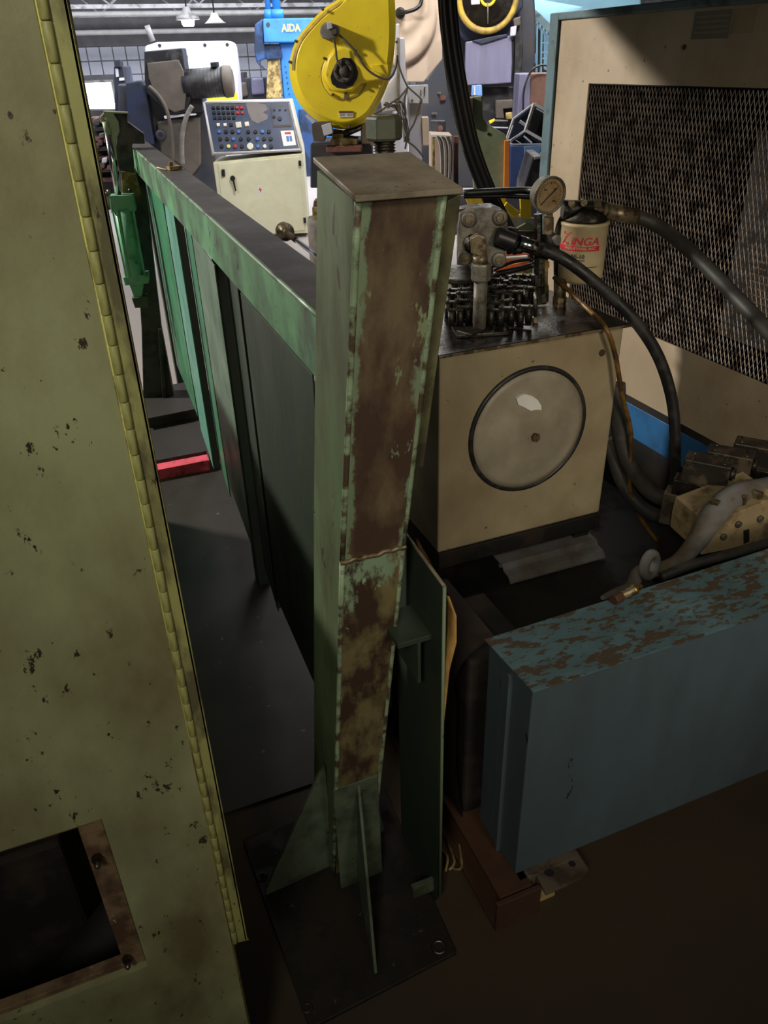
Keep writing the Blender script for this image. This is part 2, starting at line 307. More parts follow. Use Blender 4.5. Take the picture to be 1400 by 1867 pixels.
M['bulb'] = emit('lamp_bulb', (1, .96, .9, 1), 40)
def ground(t, P, xa, xb, py, th, m_, off=0, nm='base'):            # carry a thing down to the floor
    a, b = P.pt(xa, py, off), P.pt(xb, py, off)
    return MB().prism([a, b, V((b.x, b.y, 0)), V((a.x, a.y, 0))], -P.n*th).build(nm, m_, t)
# ================================================================== SETTING
HX0, HX1, HY0, HY1, HZ = -9, 30, -4, 32, 5.2
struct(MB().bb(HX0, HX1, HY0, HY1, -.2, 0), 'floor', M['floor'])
struct(MB().bb(HX0, HX1, HY0, HY1, HZ, HZ+.2), 'ceiling', M['ceil'])
struct(MB().bb(HX0-.2, HX0, HY0, HY1, 0, HZ), 'wall_left', M['upper'])
struct(MB().bb(HX1, HX1+.2, HY0, HY1, 0, HZ), 'wall_right', M['upper'])
struct(MB().bb(HX0, HX1, HY0-.2, HY0, 0, HZ), 'wall_front', M['upper'])
wb = struct(MB().bb(HX0, HX1, HY1, HY1+.2, 0, HZ), 'wall_back', M['joint'])
a, b = PY(147, 152, HY1), PY(209, 190, HY1)
wx0, wx1, wz0, wz1 = a.x, b.x, .15, a.z
wn = struct(MB().bb(wx0, wx1, HY1-.05, HY1-.03, wz0, wz1), 'window_1', M['window'])
MB().bb(wx0-.08, wx0, HY1-.1, HY1, wz0-.08, wz1+.08).bb(wx1, wx1+.08, HY1-.1, HY1, wz0-.08, wz1+.08).bb(wx0, wx1, HY1-.1, HY1, wz1, wz1+.08).bb(wx0, wx1, HY1-.1, HY1, wz0-.08, wz0).build('window_frame', M['truss'], wn)
tw = mpp(PY(300, 130, HY1))*22; tile = None; zt = PY(300, 82, HY1).z; top = MB(); rest = MB()
base_tile = MB().bb(-tw/2+.02, tw/2-.02, -.03, 0, -tw/2+.02, tw/2-.02)
k = 0
for j in range(int(zt/tw)+1):
    for i in range(40):
        x = PY(110, 100, HY1).x + (i+.5)*tw; z = zt-(j+.5)*tw
        if z < tw*.4 or (wx0-tw*.7 < x < wx1+tw*.7 and wz0-tw*.3 < z < wz1+tw*.3): continue
        if i < 28:
            if tile is None: tile = base_tile.build('wall_tile', M['wall'], wb); o = tile
            else: o = tile.copy(); sc.collection.objects.link(o)
            o.location = (x, HY1, z); o.parent = wb
        else: rest.bb(x-tw/2+.02, x+tw/2-.02, HY1-.03, HY1, z-tw/2+.02, z+tw/2-.02)
rest.build('wall_tile', M['wall'], wb, kind='stuff')
MB().bb(HX0, HX1, HY1-.06, HY1, zt, HZ).build('wall_top', M['upper'], wb)
# roof trusses
def truss(y, z0, z1, lab, x0=-6, x1=26):
    t = thing('roof_truss', lab, 'truss', (x0, y, z0), 'roof trusses')
    MB().bb(x0, x1, y-.05, y+.05, z0, z0+.1).build('bottom_chord', M['truss'], t)
    MB().bb(x0, x1, y-.05, y+.05, z1-.08, z1).build('top_chord', M['truss'], t)
    n = 26; p = None
    for i in range(n):
        xa = x0+(x1-x0)*i/n; xb = x0+(x1-x0)*(i+1)/n
        za, zb = (z0+.08, z1-.05) if i % 2 else (z1-.05, z0+.08)
        if i < 2: o = MB().cyl((xa, y, za), (xb, y, zb), .03, n=6).build('web', M['truss'], t); p = (p or []) + [(o, xa)]
        else:
            src, sx = p[i % 2]; o = src.copy(); sc.collection.objects.link(o); o.parent = t; o.location = (xa-sx, 0, 0)
for y, z, q in ((30, 3.05, 'furthest grey roof truss, against the tiled back wall'), (26.5, 3.1, 'grey roof truss second from the back wall'), (23, 3.15, 'grey roof truss third from the back wall, near the hanging lamp'), (19, 3.2, 'nearest grey roof truss seen at the top edge')):
    truss(y, z, z+1.1, q)
for py, lab in ((24, 'upper pale pipe running under the roof'), (57, 'lower pale pipe running under the roof, above the tiled wall')):
    zz = PY(300, py, 29).z
    tag(MB().cyl((-6, 29, zz), (26, 29, zz), .07).build('ceiling_pipe', M['pipe']), lab, 'pipe', 'pipes under the roof')
# hanging bay lamp
q = PY(342, 34, 18); s = mpp(q)
t = thing('bay_lamp', 'lit round bay lamp hanging from the roof at top left', 'lamp', q)
MB().lathe(q+V((0, 0, -.02)), (0, 0, 1), [(22*s, 0), (20*s, 5*s), (8*s, 12*s), (6*s, 20*s)], 24).build('shade', M['truss'], t)
MB().lathe(q+V((0, 0, -.06)), (0, 0, 1), [(.1, -6*s), (11*s, -3*s), (12*s, .04)], 20).build('bulb', M['bulb'], t)
MB().cyl(q+V((0, 0, .2)), (q.x, q.y, HZ), .015, n=6).build('cord', M['motor'], t)
q = PY(392, 40, 18); t = thing('bay_lamp', 'unlit dark bay lamp right of the lit one under the roof', 'lamp', q)
MB().lathe(q, (0, 0, 1), [(20*s, -2*s), (16*s, 0), (8*s, 8*s), (6*s, 14*s)], 24).build('shade', M['pipe'], t)
MB().cyl(q+V((0, 0, .15)), (q.x, q.y, HZ), .015, n=6).build('cord', M['motor'], t)

# ================================================================== LEFT MACHINE CABINET
YD = .8
t = thing('machine_cabinet', 'tall olive green machine cabinet filling the left edge, long hinge down its door', 'cabinet', (-.45, 1.1, 0))
XR = .0062; zt = 2.25
hx = PY(176, 1494, YD).x; hz1 = PY(176, 1494, YD).z; hz0 = PY(250, 1768, YD).z; hx0 = -.62
d = MB().bb(hx, XR, YD, YD+.02, .06, zt).bb(-.9, hx0, YD, YD+.02, .06, zt).bb(hx0, hx, YD, YD+.02, hz1, zt).bb(hx0, hx, YD, YD+.02, .06, hz0)
door = d.build('door', M['olive'], t)
MB().cyl((XR, YD+.006, .06), (XR, YD+.006, zt), .0042).build('door_edge', M['olive_highlight'], door, label='rounded door edge with its bright highlight painted in')  # edge coloured pale for the highlight running down it
# opening frame of rusty angle iron
fw = .034
f = MB().bb(hx-fw, hx-.002, YD+.012, YD+.03, hz0, hz1).bb(hx0, hx-fw, YD+.012, YD+.03, hz1-.016, hz1).bb(hx0, hx-fw, YD+.012, YD+.03, hz0, hz0+.012)
f.bb(hx-fw, hx-fw+.004, YD+.02, YD+.06, hz0+.012, hz1-.016).bb(hx0, hx-fw, YD+.02, YD+.06, hz1-.016, hz1-.012)
fr = f.build('opening_frame', M['rusty'], t, .001, label='rusty angle iron frame round the opening')
for px, py in ((168, 1562), (226, 1745)):
    p = PY(px, py, YD+.012)
    MB().lathe(p, (0, -1, 0), [(.0075, 0), (.0075, .008)], 6, False).lathe(p, (0, -1, 0), [(.0045, .008), (.0045, .018), (.002, .021)], 12).build('bolt', M['steel'], fr)
bd = MB().bb(-.9, -.88, YD+.03, 1.5, 0, zt).bb(XR-.03, XR-.012, YD+.03, 1.5, 0, zt).bb(-.9, XR-.012, 1.48, 1.5, 0, zt).bb(-.9, XR-.012, YD+.03, 1.5, zt-.02, zt).bb(-.9, XR-.012, YD+.03, 1.5, 0, .05)
bd.build('body', M['olive'], t)
MB().bb(-.9, -.02, 1.5, 3.25, .0, 1.12).build('added_shade_box', M['olive'], t, .01)  # unseen box added to keep lamp light off the aisle floor
MB().bb(-.7, -.25, 1.1, 1.3, .05, .5).cyl((-.4, 1.0, .1), (-.12, 1.0, .42), .05).build('inner_box', M['dark'], t, .01)
sx0 = XR+.0115; sx1 = .0335
MB().bb(sx0-.006, sx1, YD, YD+.006, .468, zt).bb(sx1-.006, sx1, YD, YD+.07, .468, zt).bb(sx0-.006, sx1, YD+.064, YD+.07, .468, zt).build('hinge_strip', M['olive_worn'], t, .002)
# piano hinge
base = None; hxc = XR+.0065; kk = 0; z = .475
while z < zt-.03:
    if base is None: base = MB().lathe((hxc, YD-.001, z), (0, 0, 1), [(.0038, 0), (.0046, .0012), (.0046, .0288), (.0038, .03)], 12).build('hinge_knuckle', M['olive_worn'], t); z00 = z
    else:
        o = base.copy(); sc.collection.objects.link(o); o.parent = t; o.location = (random.uniform(-.0003, .0003), 0, z-z00)
    z += .0305
MB().cyl((hxc, YD-.001, .47), (hxc, YD-.001, zt), .003).build('hinge_pin', M['rusty'], t)
t.rotation_euler = (0, math.radians(.42), 0)

# ================================================================== GREEN POST
t = thing('steel_post', 'leaning square green steel post with capped top, foreground centre, bolted to a floor plate', 'post', (.31, 1.15, 0))
DY = .15
def ring(z):
    pts = [(1.60, .338, .93, .121), (1.0, .325, 1.05, .120), (.36, .294, 1.12, .106), (.0, .284, 1.16, .104)]
    for (z1, x1, y1, w1), (z0, x0, y0, w0) in zip(pts, pts[1:]):
        if z >= z0:
            k = (z-z0)/(z1-z0); x = x0+(x1-x0)*k; y = y0+(y1-y0)*k; ww = w0+(w1-w0)*k; return x, y, ww
def quad(z, g=0):
    x, y, ww = ring(z); return [V((x-g, y-g, z)), V((x+ww+g, y-g, z)), V((x+ww+g, y+DY+g, z+.02)), V((x-g, y+DY+g, z+.02))]
def tubepart(z0, z1, face, nm):
    a, b = quad(z0), quad(z1)
    m = MB(); m.add(a+b, [(1, 2, 6, 5), (2, 3, 7, 6), (3, 0, 4, 7), (4, 5, 6, 7), (0, 3, 2, 1)])
    o = m.build(nm, M['postgreen'], t)
    f = MB(); e = V((0, -.0025, 0)); g = .004
    A = [a[0]+V((g, 0, 0)), a[1]-V((g, 0, 0)), b[1]-V((g, 0, 0)), b[0]+V((g, 0, 0))]
    rings = []
    n = 10
    ff = MB().hexa([a[0], a[1], b[1], b[0]], [p+V((0, .004, 0)) for p in (a[0], a[1], b[1], b[0])]).build('front_face', face, o, label='front face rubbed to dark brown metal')
    uvl = ff.data.uv_layers.new(name='UVMap'); og = ORG[ff.name]
    for lp in ff.data.loops:
        c_ = ff.data.vertices[lp.vertex_index].co+og; k_ = (c_.z-a[0].z)/(b[0].z-a[0].z); xl0 = a[0].x+(b[0].x-a[0].x)*k_; xr0 = a[1].x+(b[1].x-a[1].x)*k_
        uvl.data[lp.index].uv = ((c_.x-xl0)/(xr0-xl0), k_)
    for k in (0, 1):
        pts = [(a[k]+(b[k]-a[k])*i/n)+V((.003 if k == 0 else -.003, .003, 0)) for i in range(n+1)]
        MB().tube(pts, .0052, 8, 1).build('rounded_edge', M['mint'], o, label='corner edge with flaking pale mint paint')
tubepart(1.006, 1.6, M['postface'], 'upper_tube')
tubepart(0.006, 1.0, M['postlow'], 'lower_tube')
q = quad(1.003, .001)
pts = [q[0]+(q[1]-q[0])*i/14+V((0, random.uniform(-.001, .001), random.uniform(-.0015, .0015))) for i in range(15)]
MB().tube(pts, .0048, 8, 3).build('weld_bead', M['nut'], t, label='shiny uneven weld bead')
c = [PY(648, 357, .915), PY(845, 342, .915), PY(746, 276, 1.10), PY(570, 286, 1.10)]
dn = V((0, 0, -.0075))
MB().hexa([p+dn for p in c], c).build('cap', M['cap'], t, .0015, label='flat greasy brown cap plate')
z0 = c[0].z
# side flange behind the right edge
fl = [PY(816, 366, .975), PY(842, 353, .975), PY(822, 491, .99), PY(801, 636, 1.01), PY(772, 852, 1.05), PY(757, 850, 1.05), PY(781, 612, 1.0)]
MB().prism(fl, (0, .11, -.005)).build('side_flange', M['postface2'], t, .0015, label='narrow plate welded along the right side')
# base plate
pl = [PZ(570, 1880, .012), PZ(828, 1744, .012), PZ(770, 1560, .012), PZ(458, 1580, .012)]
pl = [V((.125, .845, .012)), V((.478, .868, .012)), V((.50, 1.36, .012)), V((.10, 1.34, .012))]
bp = MB().hexa([V((p.x, p.y, 0)) for p in pl], pl).build('base_plate', M['baseplate'], t, .002)
for px, py, rr in ((800, 1727, .014), (560, 1838, .009), (478, 1600, .010)):
    p = PZ(px, py, .012)
    MB().torus(p, (0, 0, 1), rr, .0035, 24, 6).build('hole_rim', M['steel' if rr > .012 else 'baseplate'], bp)
    MB().lathe(p-V((0, 0, .001)), (0, 0, 1), [(rr, 0), (rr, .002)], 20).build('bolt_hole', M['dark'], bp)
# gussets
x, y, ww = ring(.33)
fx = PZ(690, 1790, .012)
g1 = [V((x+ww*.55, y+.004, .36)), V((fx.x-.002, .895, .012)), V((x+ww*.45, 1.165, .012))]
MB().prism(g1, (.007, 0, 0)).build('gusset', M['gusset'], t, .001)
lf = PZ(486, 1632, .012)
g2 = [V((x+.002, y+.055, .37)), V((x-.012, y+.065, .34)), V((lf.x, lf.y, .03)), V((lf.x, lf.y, .012)), V((x, y+.06, .012))]
MB().prism(g2, (0, .008, 0)).build('gusset', M['gusset'], t, .001)
g3 = [V((x+ww-.01, y+.10, .36)), V((x+ww+.05, y+.10, .012)), V((x+ww-.02, y+.10, .012))]
MB().prism(g3, (0, .008, 0)).build('gusset', M['gusset'], t, .001)
# flared skirt blending the tube into the plate
sk = MB()
q1 = [V((x, y-.001, .36)), V((x+ww, y-.001, .36)), V((x+ww, y-.003, .012)), V((x-.004, y-.006, .012))]
sk.hexa([p+V((0, -.004, 0)) for p in q1], q1).build('doubler_plate', M['gusset'], t, .002)
# upright side plate with a peeled sheet behind it
XP = .485; ps = PX(808, 1070, XP); pf = PX(740, 975, XP)
plate = [V((XP, ps.y, .06)), V((XP, ps.y, ps.z)), V((XP, pf.y, pf.z)), V((XP, pf.y+.06, pf.z+.005)), V((XP, pf.y+.06, .012)), V((XP, ps.y+.02, .012))]
sp = MB().prism(plate, (.005, 0, 0)).build('side_plate', M['darkgreen'], t, .0008)
MB().tube([(XP+.0025, ps.y, .06), (XP+.0025, ps.y, ps.z)], .0035, 6, 1).build('plate_edge', M['postface'], sp)
MB().tube([(XP+.0025, ps.y, ps.z), (XP+.0025, pf.y+.05, pf.z)], .0035, 6, 1).build('plate_edge', M['cap'], sp)
rg = []
for k, (dx, yy) in enumerate(((.003, .002), (.003, .002), (.004, .001), (.010, -.006), (.019, -.014), (.018, -.013), (.008, -.002))):
    zz = [.1, .4, .62, .76, .83, .89, .93][k]; rg.append([V((XP+dx, ps.y+yy+u*.02, zz+(u*.006))) for u in range(8)])
rg2 = [[p+V((.003, 0, 0)) for p in r] for r in rg]
MB().loft(rg, False, True, False).loft(rg2, False, True, False).loft([[r[0] for r in rg], [r[0] for r in rg2]], False, True, False).build('peeled_sheet', M['peel'], t, label='peeled amber sheet curling off the side plate')
sh = [PX(708, 1100, XP), PX(795, 1095, XP)]
MB().bb(.415, XP, 1.02, 1.12, .80, .812).bb(.455, .462, 1.02, 1.12, .70, .80).build('shelf_tab', M['darkgreen'], t, .001)
MB().bb(.43, XP, 1.0, 1.012, .05, .09).build('shelf_tab', M['gusset'], t, .001)

# hex adjusting knob behind the post
q = PY(700, 232, 1.52); s = mpp(q)
t = thing('adjusting_screw', 'green hex-headed adjusting screw on a dark stem standing behind the post cap', 'screw', (q.x, q.y, 0))
MB().lathe((q.x, q.y, q.z-22*s), (0, 0, 1), [(30*s, 0), (34*s, 5*s), (34*s, 36*s), (30*s, 41*s)], 6, False).build('hex_head', M['hexgreen'], t, .002)
MB().lathe((q.x, q.y, q.z+18*s), (0, 0, 1), [(22*s, 0), (22*s, 3*s), (14*s, 3*s), (13*s, 1*s)], 24).build('top_disc', M['cap'], t)
th = MB(); zz = q.z-22*s
for k in range(5): th.lathe((q.x, q.y, zz-(k+1)*5*s), (0, 0, 1), [(17*s, 0), (21*s, 2.5*s), (17*s, 5*s)], 20)
th.build('thread', M['darksteel'], t)
MB().cyl((q.x, q.y, 0), (q.x, q.y, zz-24*s), .018).build('stem', M['darksteel'], t)

# ================================================================== GUARD RAIL WITH SHEETS
ZR = 1.4
nl, nr, flr, frr = PZ(582, 577, ZR), PZ(586, 489, ZR), PZ(230, 258, ZR), PZ(262, 251, ZR)
dl = (nl-flr).normalized(); nl = nl+dl*.03
nr = V((nl.x+.098, nl.y, ZR)); frr = V((flr.x+.098, flr.y, ZR))
t = thing('guard_rail', 'long green guard rail with sheet panels, running from the post into the hall', 'rail', ((nl.x+flr.x)/2, (nl.y+flr.y)/2, 0))
dz = V((0, 0, -.006))
MB().hexa([nl+dz, nr+dz, frr+dz, flr+dz], [nl, nr, frr, flr]).build('top_plate', M['railtop'], t, .003, label='grime-covered dark top of the rail')
fh = V((0, 0, -.118)); tx = V((.006, 0, 0))
MB().hexa([nl+fh, nl+fh+tx, nl+tx+dz, nl+dz], [flr+fh, flr+fh+tx, flr+tx+dz, flr+dz]).build('left_fascia', M['railgreen'], t, .001)
MB().hexa([nr+fh, nr+fh-tx, nr-tx+dz, nr+dz], [frr+fh, frr+fh-tx, frr-tx+dz, frr+dz]).build('right_fascia', M['railgreen'], t, .001)
n = 24; MB().tube([nl+(flr-nl)*i/n+V((.002, 0, -.003)) for i in range(n+1)], .0045, 8, 1).build('top_edge', M['railedge'], t, label='scuffed bright edge of the rail')
e = flr+fh; MB().hexa([flr, frr, frr+fh, flr+fh+V((0, 0, .03))], [flr+V((0, .006, 0)), frr+V((0, .006, 0)), frr+fh+V((0, .006, 0)), flr+fh+V((0, .006, .03))]).build('end_plate', M['railgreen'], t)
q = PZ(318, 310, ZR); s = mpp(q)
MB().box(q+V((0, 0, .008)), (.05, .03, .012), 20).cyl(q+V((-.01, 0, .01)), q+V((-.01, 0, .03)), .008).cyl(q+V((-.03, -.02, .004)), q+V((-.06, .03, .01)), .003).build('latch', M['sand'], t, .001)
def sheet(far, near, zb, zt_, m, nm='sheet_panel', lab=None, thick=.004, zb2=None):
    f, n_ = V(far), V(near); d = (n_-f); d.z = 0; nn = V((-d.y, d.x, 0)).normalized()*thick
    if nn.x < 0: nn = -nn
    zb2 = zb if zb2 is None else zb2
    A = [V((f.x, f.y, zb)), V((n_.x, n_.y, zb2)), V((n_.x, n_.y, zt_)), V((f.x, f.y, zt_))]
    return MB().prism(A, nn).build(nm, m, t, .0008, label=lab)
def gp(px, py, z): p = PZ(px, py, z); return (p.x, p.y)
def v2(a, z=0): return V((a[0], a[1], z))
def xl(y): k = (y-nl.y)/(flr.y-nl.y); return nl.x+(flr.x-nl.x)*k
def sx(y, o=.012): return V((xl(y)+o, y, 0))
# near dark sheet, dark web, grey-green sheet, green, teal, end post
def yb(px, py, off, z=None):                                     # where the sight line meets the sheet line
    p = PX(px, py, .39+off); return p
sheet(sx(2.0, .03), sx(1.34, .03), .24, 1.235, M['darkgreen'], lab='dark green sheet nearest the post')
sheet(sx(2.30, .05), sx(2.02, .03), .18, 1.30, M['darkgreen'], nm='web_plate', lab='dark folded web between sheets')
MB().bb(xl(2.3)+.02, xl(2.3)+.06, 2.01, 2.02, .2, 1.3).build('web_rib', M['darkgreen'], t)
sheet(sx(2.80, .03), sx(2.27, .012), .28, 1.25, M['greygreen'], lab='pale grey green sheet catching light')
sheet(sx(3.14, .05), sx(2.82, .03), .2, 1.29, M['green'], nm='web_plate', lab='green folded web')
sheet(sx(3.55, .03), sx(3.10, .012), .2, 1.28, M['teal'], lab='pale teal sheet second from the far end')
sheet(sx(4.4, .04), sx(3.6, .03), .25, 1.30, M['green'], lab='mid green sheet at the far end')
for yy, x0 in ((2.46, .02), (3.52, .02), (4.6, .02)):
    MB().bb(xl(yy)+.04, xl(yy)+.09, yy-.03, yy+.03, .0, 1.3).build('upright', M['darkgreen'], t, .003)

# ================================================================== CYLINDER STAND (far end of the rail)
P = Plane(260, 500, 4.25, -10)
b0 = P.pt(290, 752)
t = thing('cylinder_stand', 'dark steel stand with a green air cylinder on it, beyond the olive cabinet', 'stand', (b0.x, b0.y, 0))
MB().slab(P, [(228, 300), (262, 322), (280, 480), (294, 600), (322, 748), (262, 758), (258, 600), (246, 420)], .08, -.06).build('column', M['standdark'], t, .004)
MB().slab(P, [(288, 600), (294, 600), (305, 752), (298, 752)], .02, -.03).build('column_rib', M['standdark'], t, .002)
z = P.pt(290, 752).z
q = [PZ(262, 768, .1), PZ(362, 748, .1), PZ(338, 700, .1), PZ(255, 715, .1)]
MB().prism([V((p.x, p.y, .1)) for p in q], (0, 0, .012)).build('base_plate', M['slab'], t, .002)
MB().prism([V((p.x+.01, p.y+.02, .0)) for p in q], (0, 0, .1)).build('plinth', M['slab'], t)
MB().slab(P, [(182, 214), (190, 204), (206, 206), (216, 222), (218, 240), (210, 258), (214, 292), (206, 290), (196, 240)], .02, .035).build('arm_bracket', M['palegreen'], t, .003)
MB().slab(P, [(200, 205), (232, 206), (232, 222), (262, 244), (264, 262), (240, 262), (246, 330), (222, 330), (210, 280), (214, 240)], .05).build('arm_shade', M['standdark'], t, .003)  # dark plate standing in for the shaded part of the arm
MB().slab(P, [(188, 203), (232, 205), (232, 208), (188, 206)], .07, .035).build('arm_top', M['palegreen'], t, .002)
MB().slab(P, [(220, 312), (248, 316), (257, 352), (248, 372), (224, 362)], .03, .01).build('wooden_packer', M['sand'], t, .002)
c0, c1 = P.pt(190, 217, .03), P.pt(190, 217, -.06); s = mpp(c0)
MB().cyl(c0, c1, 9*s).cyl(P.pt(190, 217, .04), c1, 4*s).build('clevis_pin', M['steel'], t)
def seg(a, b, r, m, nm, off=.04, n=20, bev=0):
    return MB().cyl(P.pt(*a, off), P.pt(*b, off), r*s, n=n, smooth=(n > 8)).build(nm, m, t, bev)
seg((192, 222), (198, 246), 6, M['palegreen'], 'rod_end'); seg((196, 240), (216, 358), 6, M['chrome'], 'rod'); seg((201, 250), (206, 290), 2, M['chrome'], 'rod')
seg((226, 380), (246, 510), 19, M['cylgreen'], 'cylinder_barrel')
MB().slab(P, [(199, 358), (243, 355), (248, 385), (203, 389)], .09, .08).build('cylinder_head', M['cylgreen'], t, .004)
MB().slab(P, [(224, 506), (270, 500), (271, 517), (228, 521)], .09, .08).build('cylinder_head', M['cylgreen'], t, .004)
for a_, b_ in (((206, 388), (230, 506)), ((243, 385), (264, 502)), ((214, 388), (236, 506))): seg(a_, b_, 1.8, M['cylgreen'], 'tie_rod', .085, 8)
MB().slab(P, [(236, 520), (262, 517), (258, 545), (246, 548)], .05, .05).build('lower_clevis', M['cylgreen'], t, .003)
MB().slab(P, [(240, 544), (268, 540), (270, 560), (246, 562)], .06, .06).build('pivot_block', M['hexgreen'], t, .003)
for px, py in ((199, 354), (238, 352), (196, 358)): p = P.pt(px, py, .07); MB().cyl(p, p+V((0, 0, .02)), .008).build('port_fitting', M['steel'], t)
MB().slab(P, [(192, 360), (202, 358), (206, 380), (196, 384)], .04, .03).build('valve', M['steel'], t, .003)

# slab and board on the floor between the machines
t0 = MB().bb(.06, .62, 3.62, 4.6, .0, .05); tag(t0.build('floor_slab', M['slab'], None, .003), 'low black slab on the floor behind the red board', 'slab')
a, b = PZ(283, 862, .0), PZ(397, 848, .0)
rb = MB().bb(a.x-.06, b.x-.005, 3.50, 3.57, .0, .055); tag(rb.build('red_board', M['red'], None, .002), 'red painted board lying across the aisle floor', 'board')
tag(MB().bb(.02, .50, 1.45, 3.46, .0, .006).build('floor_sheet', M['sheetfloor']), 'worn grey metal sheet covering the aisle floor', 'sheet')
# ================================================================== HYDRAULIC TANK
TY = 1.9; TZ = 1.02; TB = .34; tx0 = PY(802, 640, TY).x; tx1 = 1.555; TD = .56
t = thing('hydraulic_tank', 'beige hydraulic oil tank with a round bolted lid and oily black top', 'tank', ((tx0+tx1)/2, TY+.28, 0))
MB().bb(tx0, tx1, TY, TY+TD, TB, TZ-.012).build('body', M['tank'], t, .006)
MB().bb(tx0-.01, tx1+.012, TY-.012, TY+TD+.01, TZ-.012, TZ).build('top_plate', M['tanktop'], t, .002)
MB().bb(tx0-.01, tx1+.012, TY-.0155, TY-.012, TZ-.01, TZ-.002).build('top_edge', M['nut'], t)
c = PY(963, 785, TY); R = mpp(c)*117
MB().torus(c, (0, -1, 0), .205, .0085, 64, 10).build('gasket', M['rubber'], t)
MB().lathe(c, (0, -1, 0), [(.200, 0), (.200, .005), (.178, .008), (.165, .006), (.14, .012), (.09, .020), (.04, .024), (0, .025)], 64, cap=False).build('lid', M['lid'], t)
p = c+V((.008, -.025, -.012))
MB().lathe(p, (0, -1, 0), [(.022, -.004), (.022, .001)], 24).build('washer', M['lid'], t)
MB().lathe(p, (0, -1, 0), [(.0145, 0), (.0145, .012), (.012, .014)], 6, False).build('bolt', M['nut'], t)
pts = [(942, 728), (948, 722), (958, 719), (970, 722), (980, 729), (987, 740), (987, 752), (982, 762), (976, 770), (972, 774), (975, 764), (976, 756), (970, 750), (962, 746), (955, 742), (945, 738)]
MB().prism([PY(x, y, TY-.021) for x, y in pts], (0, .012, 0)).build('torn_label', M['paper'], t)
pts = [(945, 766), (962, 757), (1004, 757), (1004, 761), (978, 770), (960, 779), (950, 774)]
MB().prism([PY(x, y, TY-.0215) for x, y in pts], (0, .012, 0)).build('torn_label', M['lid'], t)
q = PY(1097, 643, TY)
MB().lathe(q, (0, -1, 0), [(.011, 0), (.011, .003)], 16).build('plug', M['beam'], t)
for x0_, x1_ in ((tx0+.01, tx0+.07), (tx1-.08, tx1-.02)): MB().bb(x0_, x1_, TY+.02, TY+.44, .19, TB).build('leg', M['dark'], t)
MB().bb(tx0, tx1, TY-.01, TY+.03, TB-.06, TB).build('base_channel', M['dark'], t, .003)
# small channel under the tank, coloured pale for the bar of light on it
q0, q1, q2, q3 = PZ(905, 1006, .24), PZ(1072, 970, .24), PZ(1118, 1008, .24), PZ(1000, 1030, .24)
y1, y0 = q0.y, q3.y+.04
prof = [(y1, .24), (y1-.075, .24), (y1-.088, .222), (y1-.12, .218), (y1-.135, .2)]
m = MB(); xa, xb = q0.x-.02, q1.x+.0
m.loft([[V((x, yy, zz)) for yy, zz in prof+[(yy, zz-.006) for yy, zz in prof[::-1]]] for x in (xa, xb)], True, False)
tag(MB().bb(.72, 1.9, 1.50, 2.35, 0, .19).build('shade_infill', M['pit'], None, .004), 'added black shade tray under the beige tank', 'infill')  # black slab added to darken the shaded floor under the tank
m.bb(xa+.02, xb-.02, y1-.03, y1-.02, .19, .236)
tag(m.build('drip_channel', M['sleeve']), 'folded steel channel under the tank, its bar of light put into a pale grey colour', 'channel')

# pump on the tank
bp = PZ(876, 597, TZ); YP = bp.y-.01
P = Plane(876, 440, YP, -22)
t = thing('hydraulic_pump', 'oily hydraulic pump with bolted cover and elbow pipe, standing over the tank top', 'pump', (bp.x, bp.y, TZ))
z_ = lambda L, off=0: [(780+x/3.784, 300+y/3.784) for x, y in L]
s = mpp(bp)
MB().slab(P, z_([(212, 420), (222, 335), (255, 318), (300, 300), (440, 296), (520, 325), (552, 400), (556, 480), (530, 640), (480, 700), (300, 705), (222, 690), (205, 560)]), .03, -.01).build('cover_plate', M['pumpmet'], t, .003)
MB().slab(P, z_([(225, 440), (240, 350), (300, 320), (430, 310), (510, 345), (535, 430), (520, 600), (460, 670), (300, 680), (230, 640)]), .09, -.04).build('housing', M['pumpmet'], t, .006)
cc = P.pt(880, 430, -.25); MB().cyl(cc, P.pt(880, 430, -.6), 44*s, n=32).build('motor_housing', M['darksteel'], t)
MB().slab(P, z_([(210, 310), (360, 290), (450, 290), (520, 320), (400, 330), (230, 345)]), .06, -.03).build('top_rib', M['darksteel'], t, .002)
for x, y in ((285, 378), (497, 365), (490, 655), (255, 640)):
    p = P.pt(*z_([(x, y)])[0], -.01); MB().lathe(p, P.n, [(13*s, 0), (13*s, .006), (9*s, .008)], 20).build('bolt_ear', M['pumpmet'], t)
    MB().lathe(p+P.n*.006, P.n, [(7*s, 0), (7*s, .009)], 6, False).build('bolt', M['nut'], t)
MB().slab(P, z_([(295, 510), (345, 480), (400, 500), (408, 640), (380, 640), (300, 620)]), .03, .035).build('elbow_block', M['nut'], t, .004)
MB().lathe(P.pt(*z_([(310, 545)])[0], -.01), P.n, [(16*s, 0), (16*s, .01), (11*s, .012), (11*s, .03)], 24).build('elbow_collar', M['darksteel'], t)
a, b = P.pt(*z_([(355, 620)])[0], .025), P.pt(*z_([(368, 690)])[0], .025)
MB().cyl(a, b, 12*s).build('elbow_neck', M['nut'], t)
p = P.pt(877, 497, .025); MB().lathe(p, (0, 0, -1), [(17*s, -16*s), (18*s, -13*s), (18*s, 11*s), (16*s, 14*s)], 8, False).build('pipe_nut', M['pumpmet'], t, .001)
MB().cyl((p.x, p.y, p.z-12*s), (p.x, p.y, TZ), 12*s).build('down_pipe', M['pumpmet'], t)
MB().box((p.x, p.y, TZ+.006), (.16, .11, .012), -15).box((p.x-.04, p.y-.02, TZ+.012), (.06, .06, .01), 20).build('foot_plate', M['darksteel'], t, .003)
MB().slab(P, z_([(100, 790), (330, 800), (330, 830), (100, 825)]), .2, -.05).build('mounting_foot', M['darksteel'], t, .003)
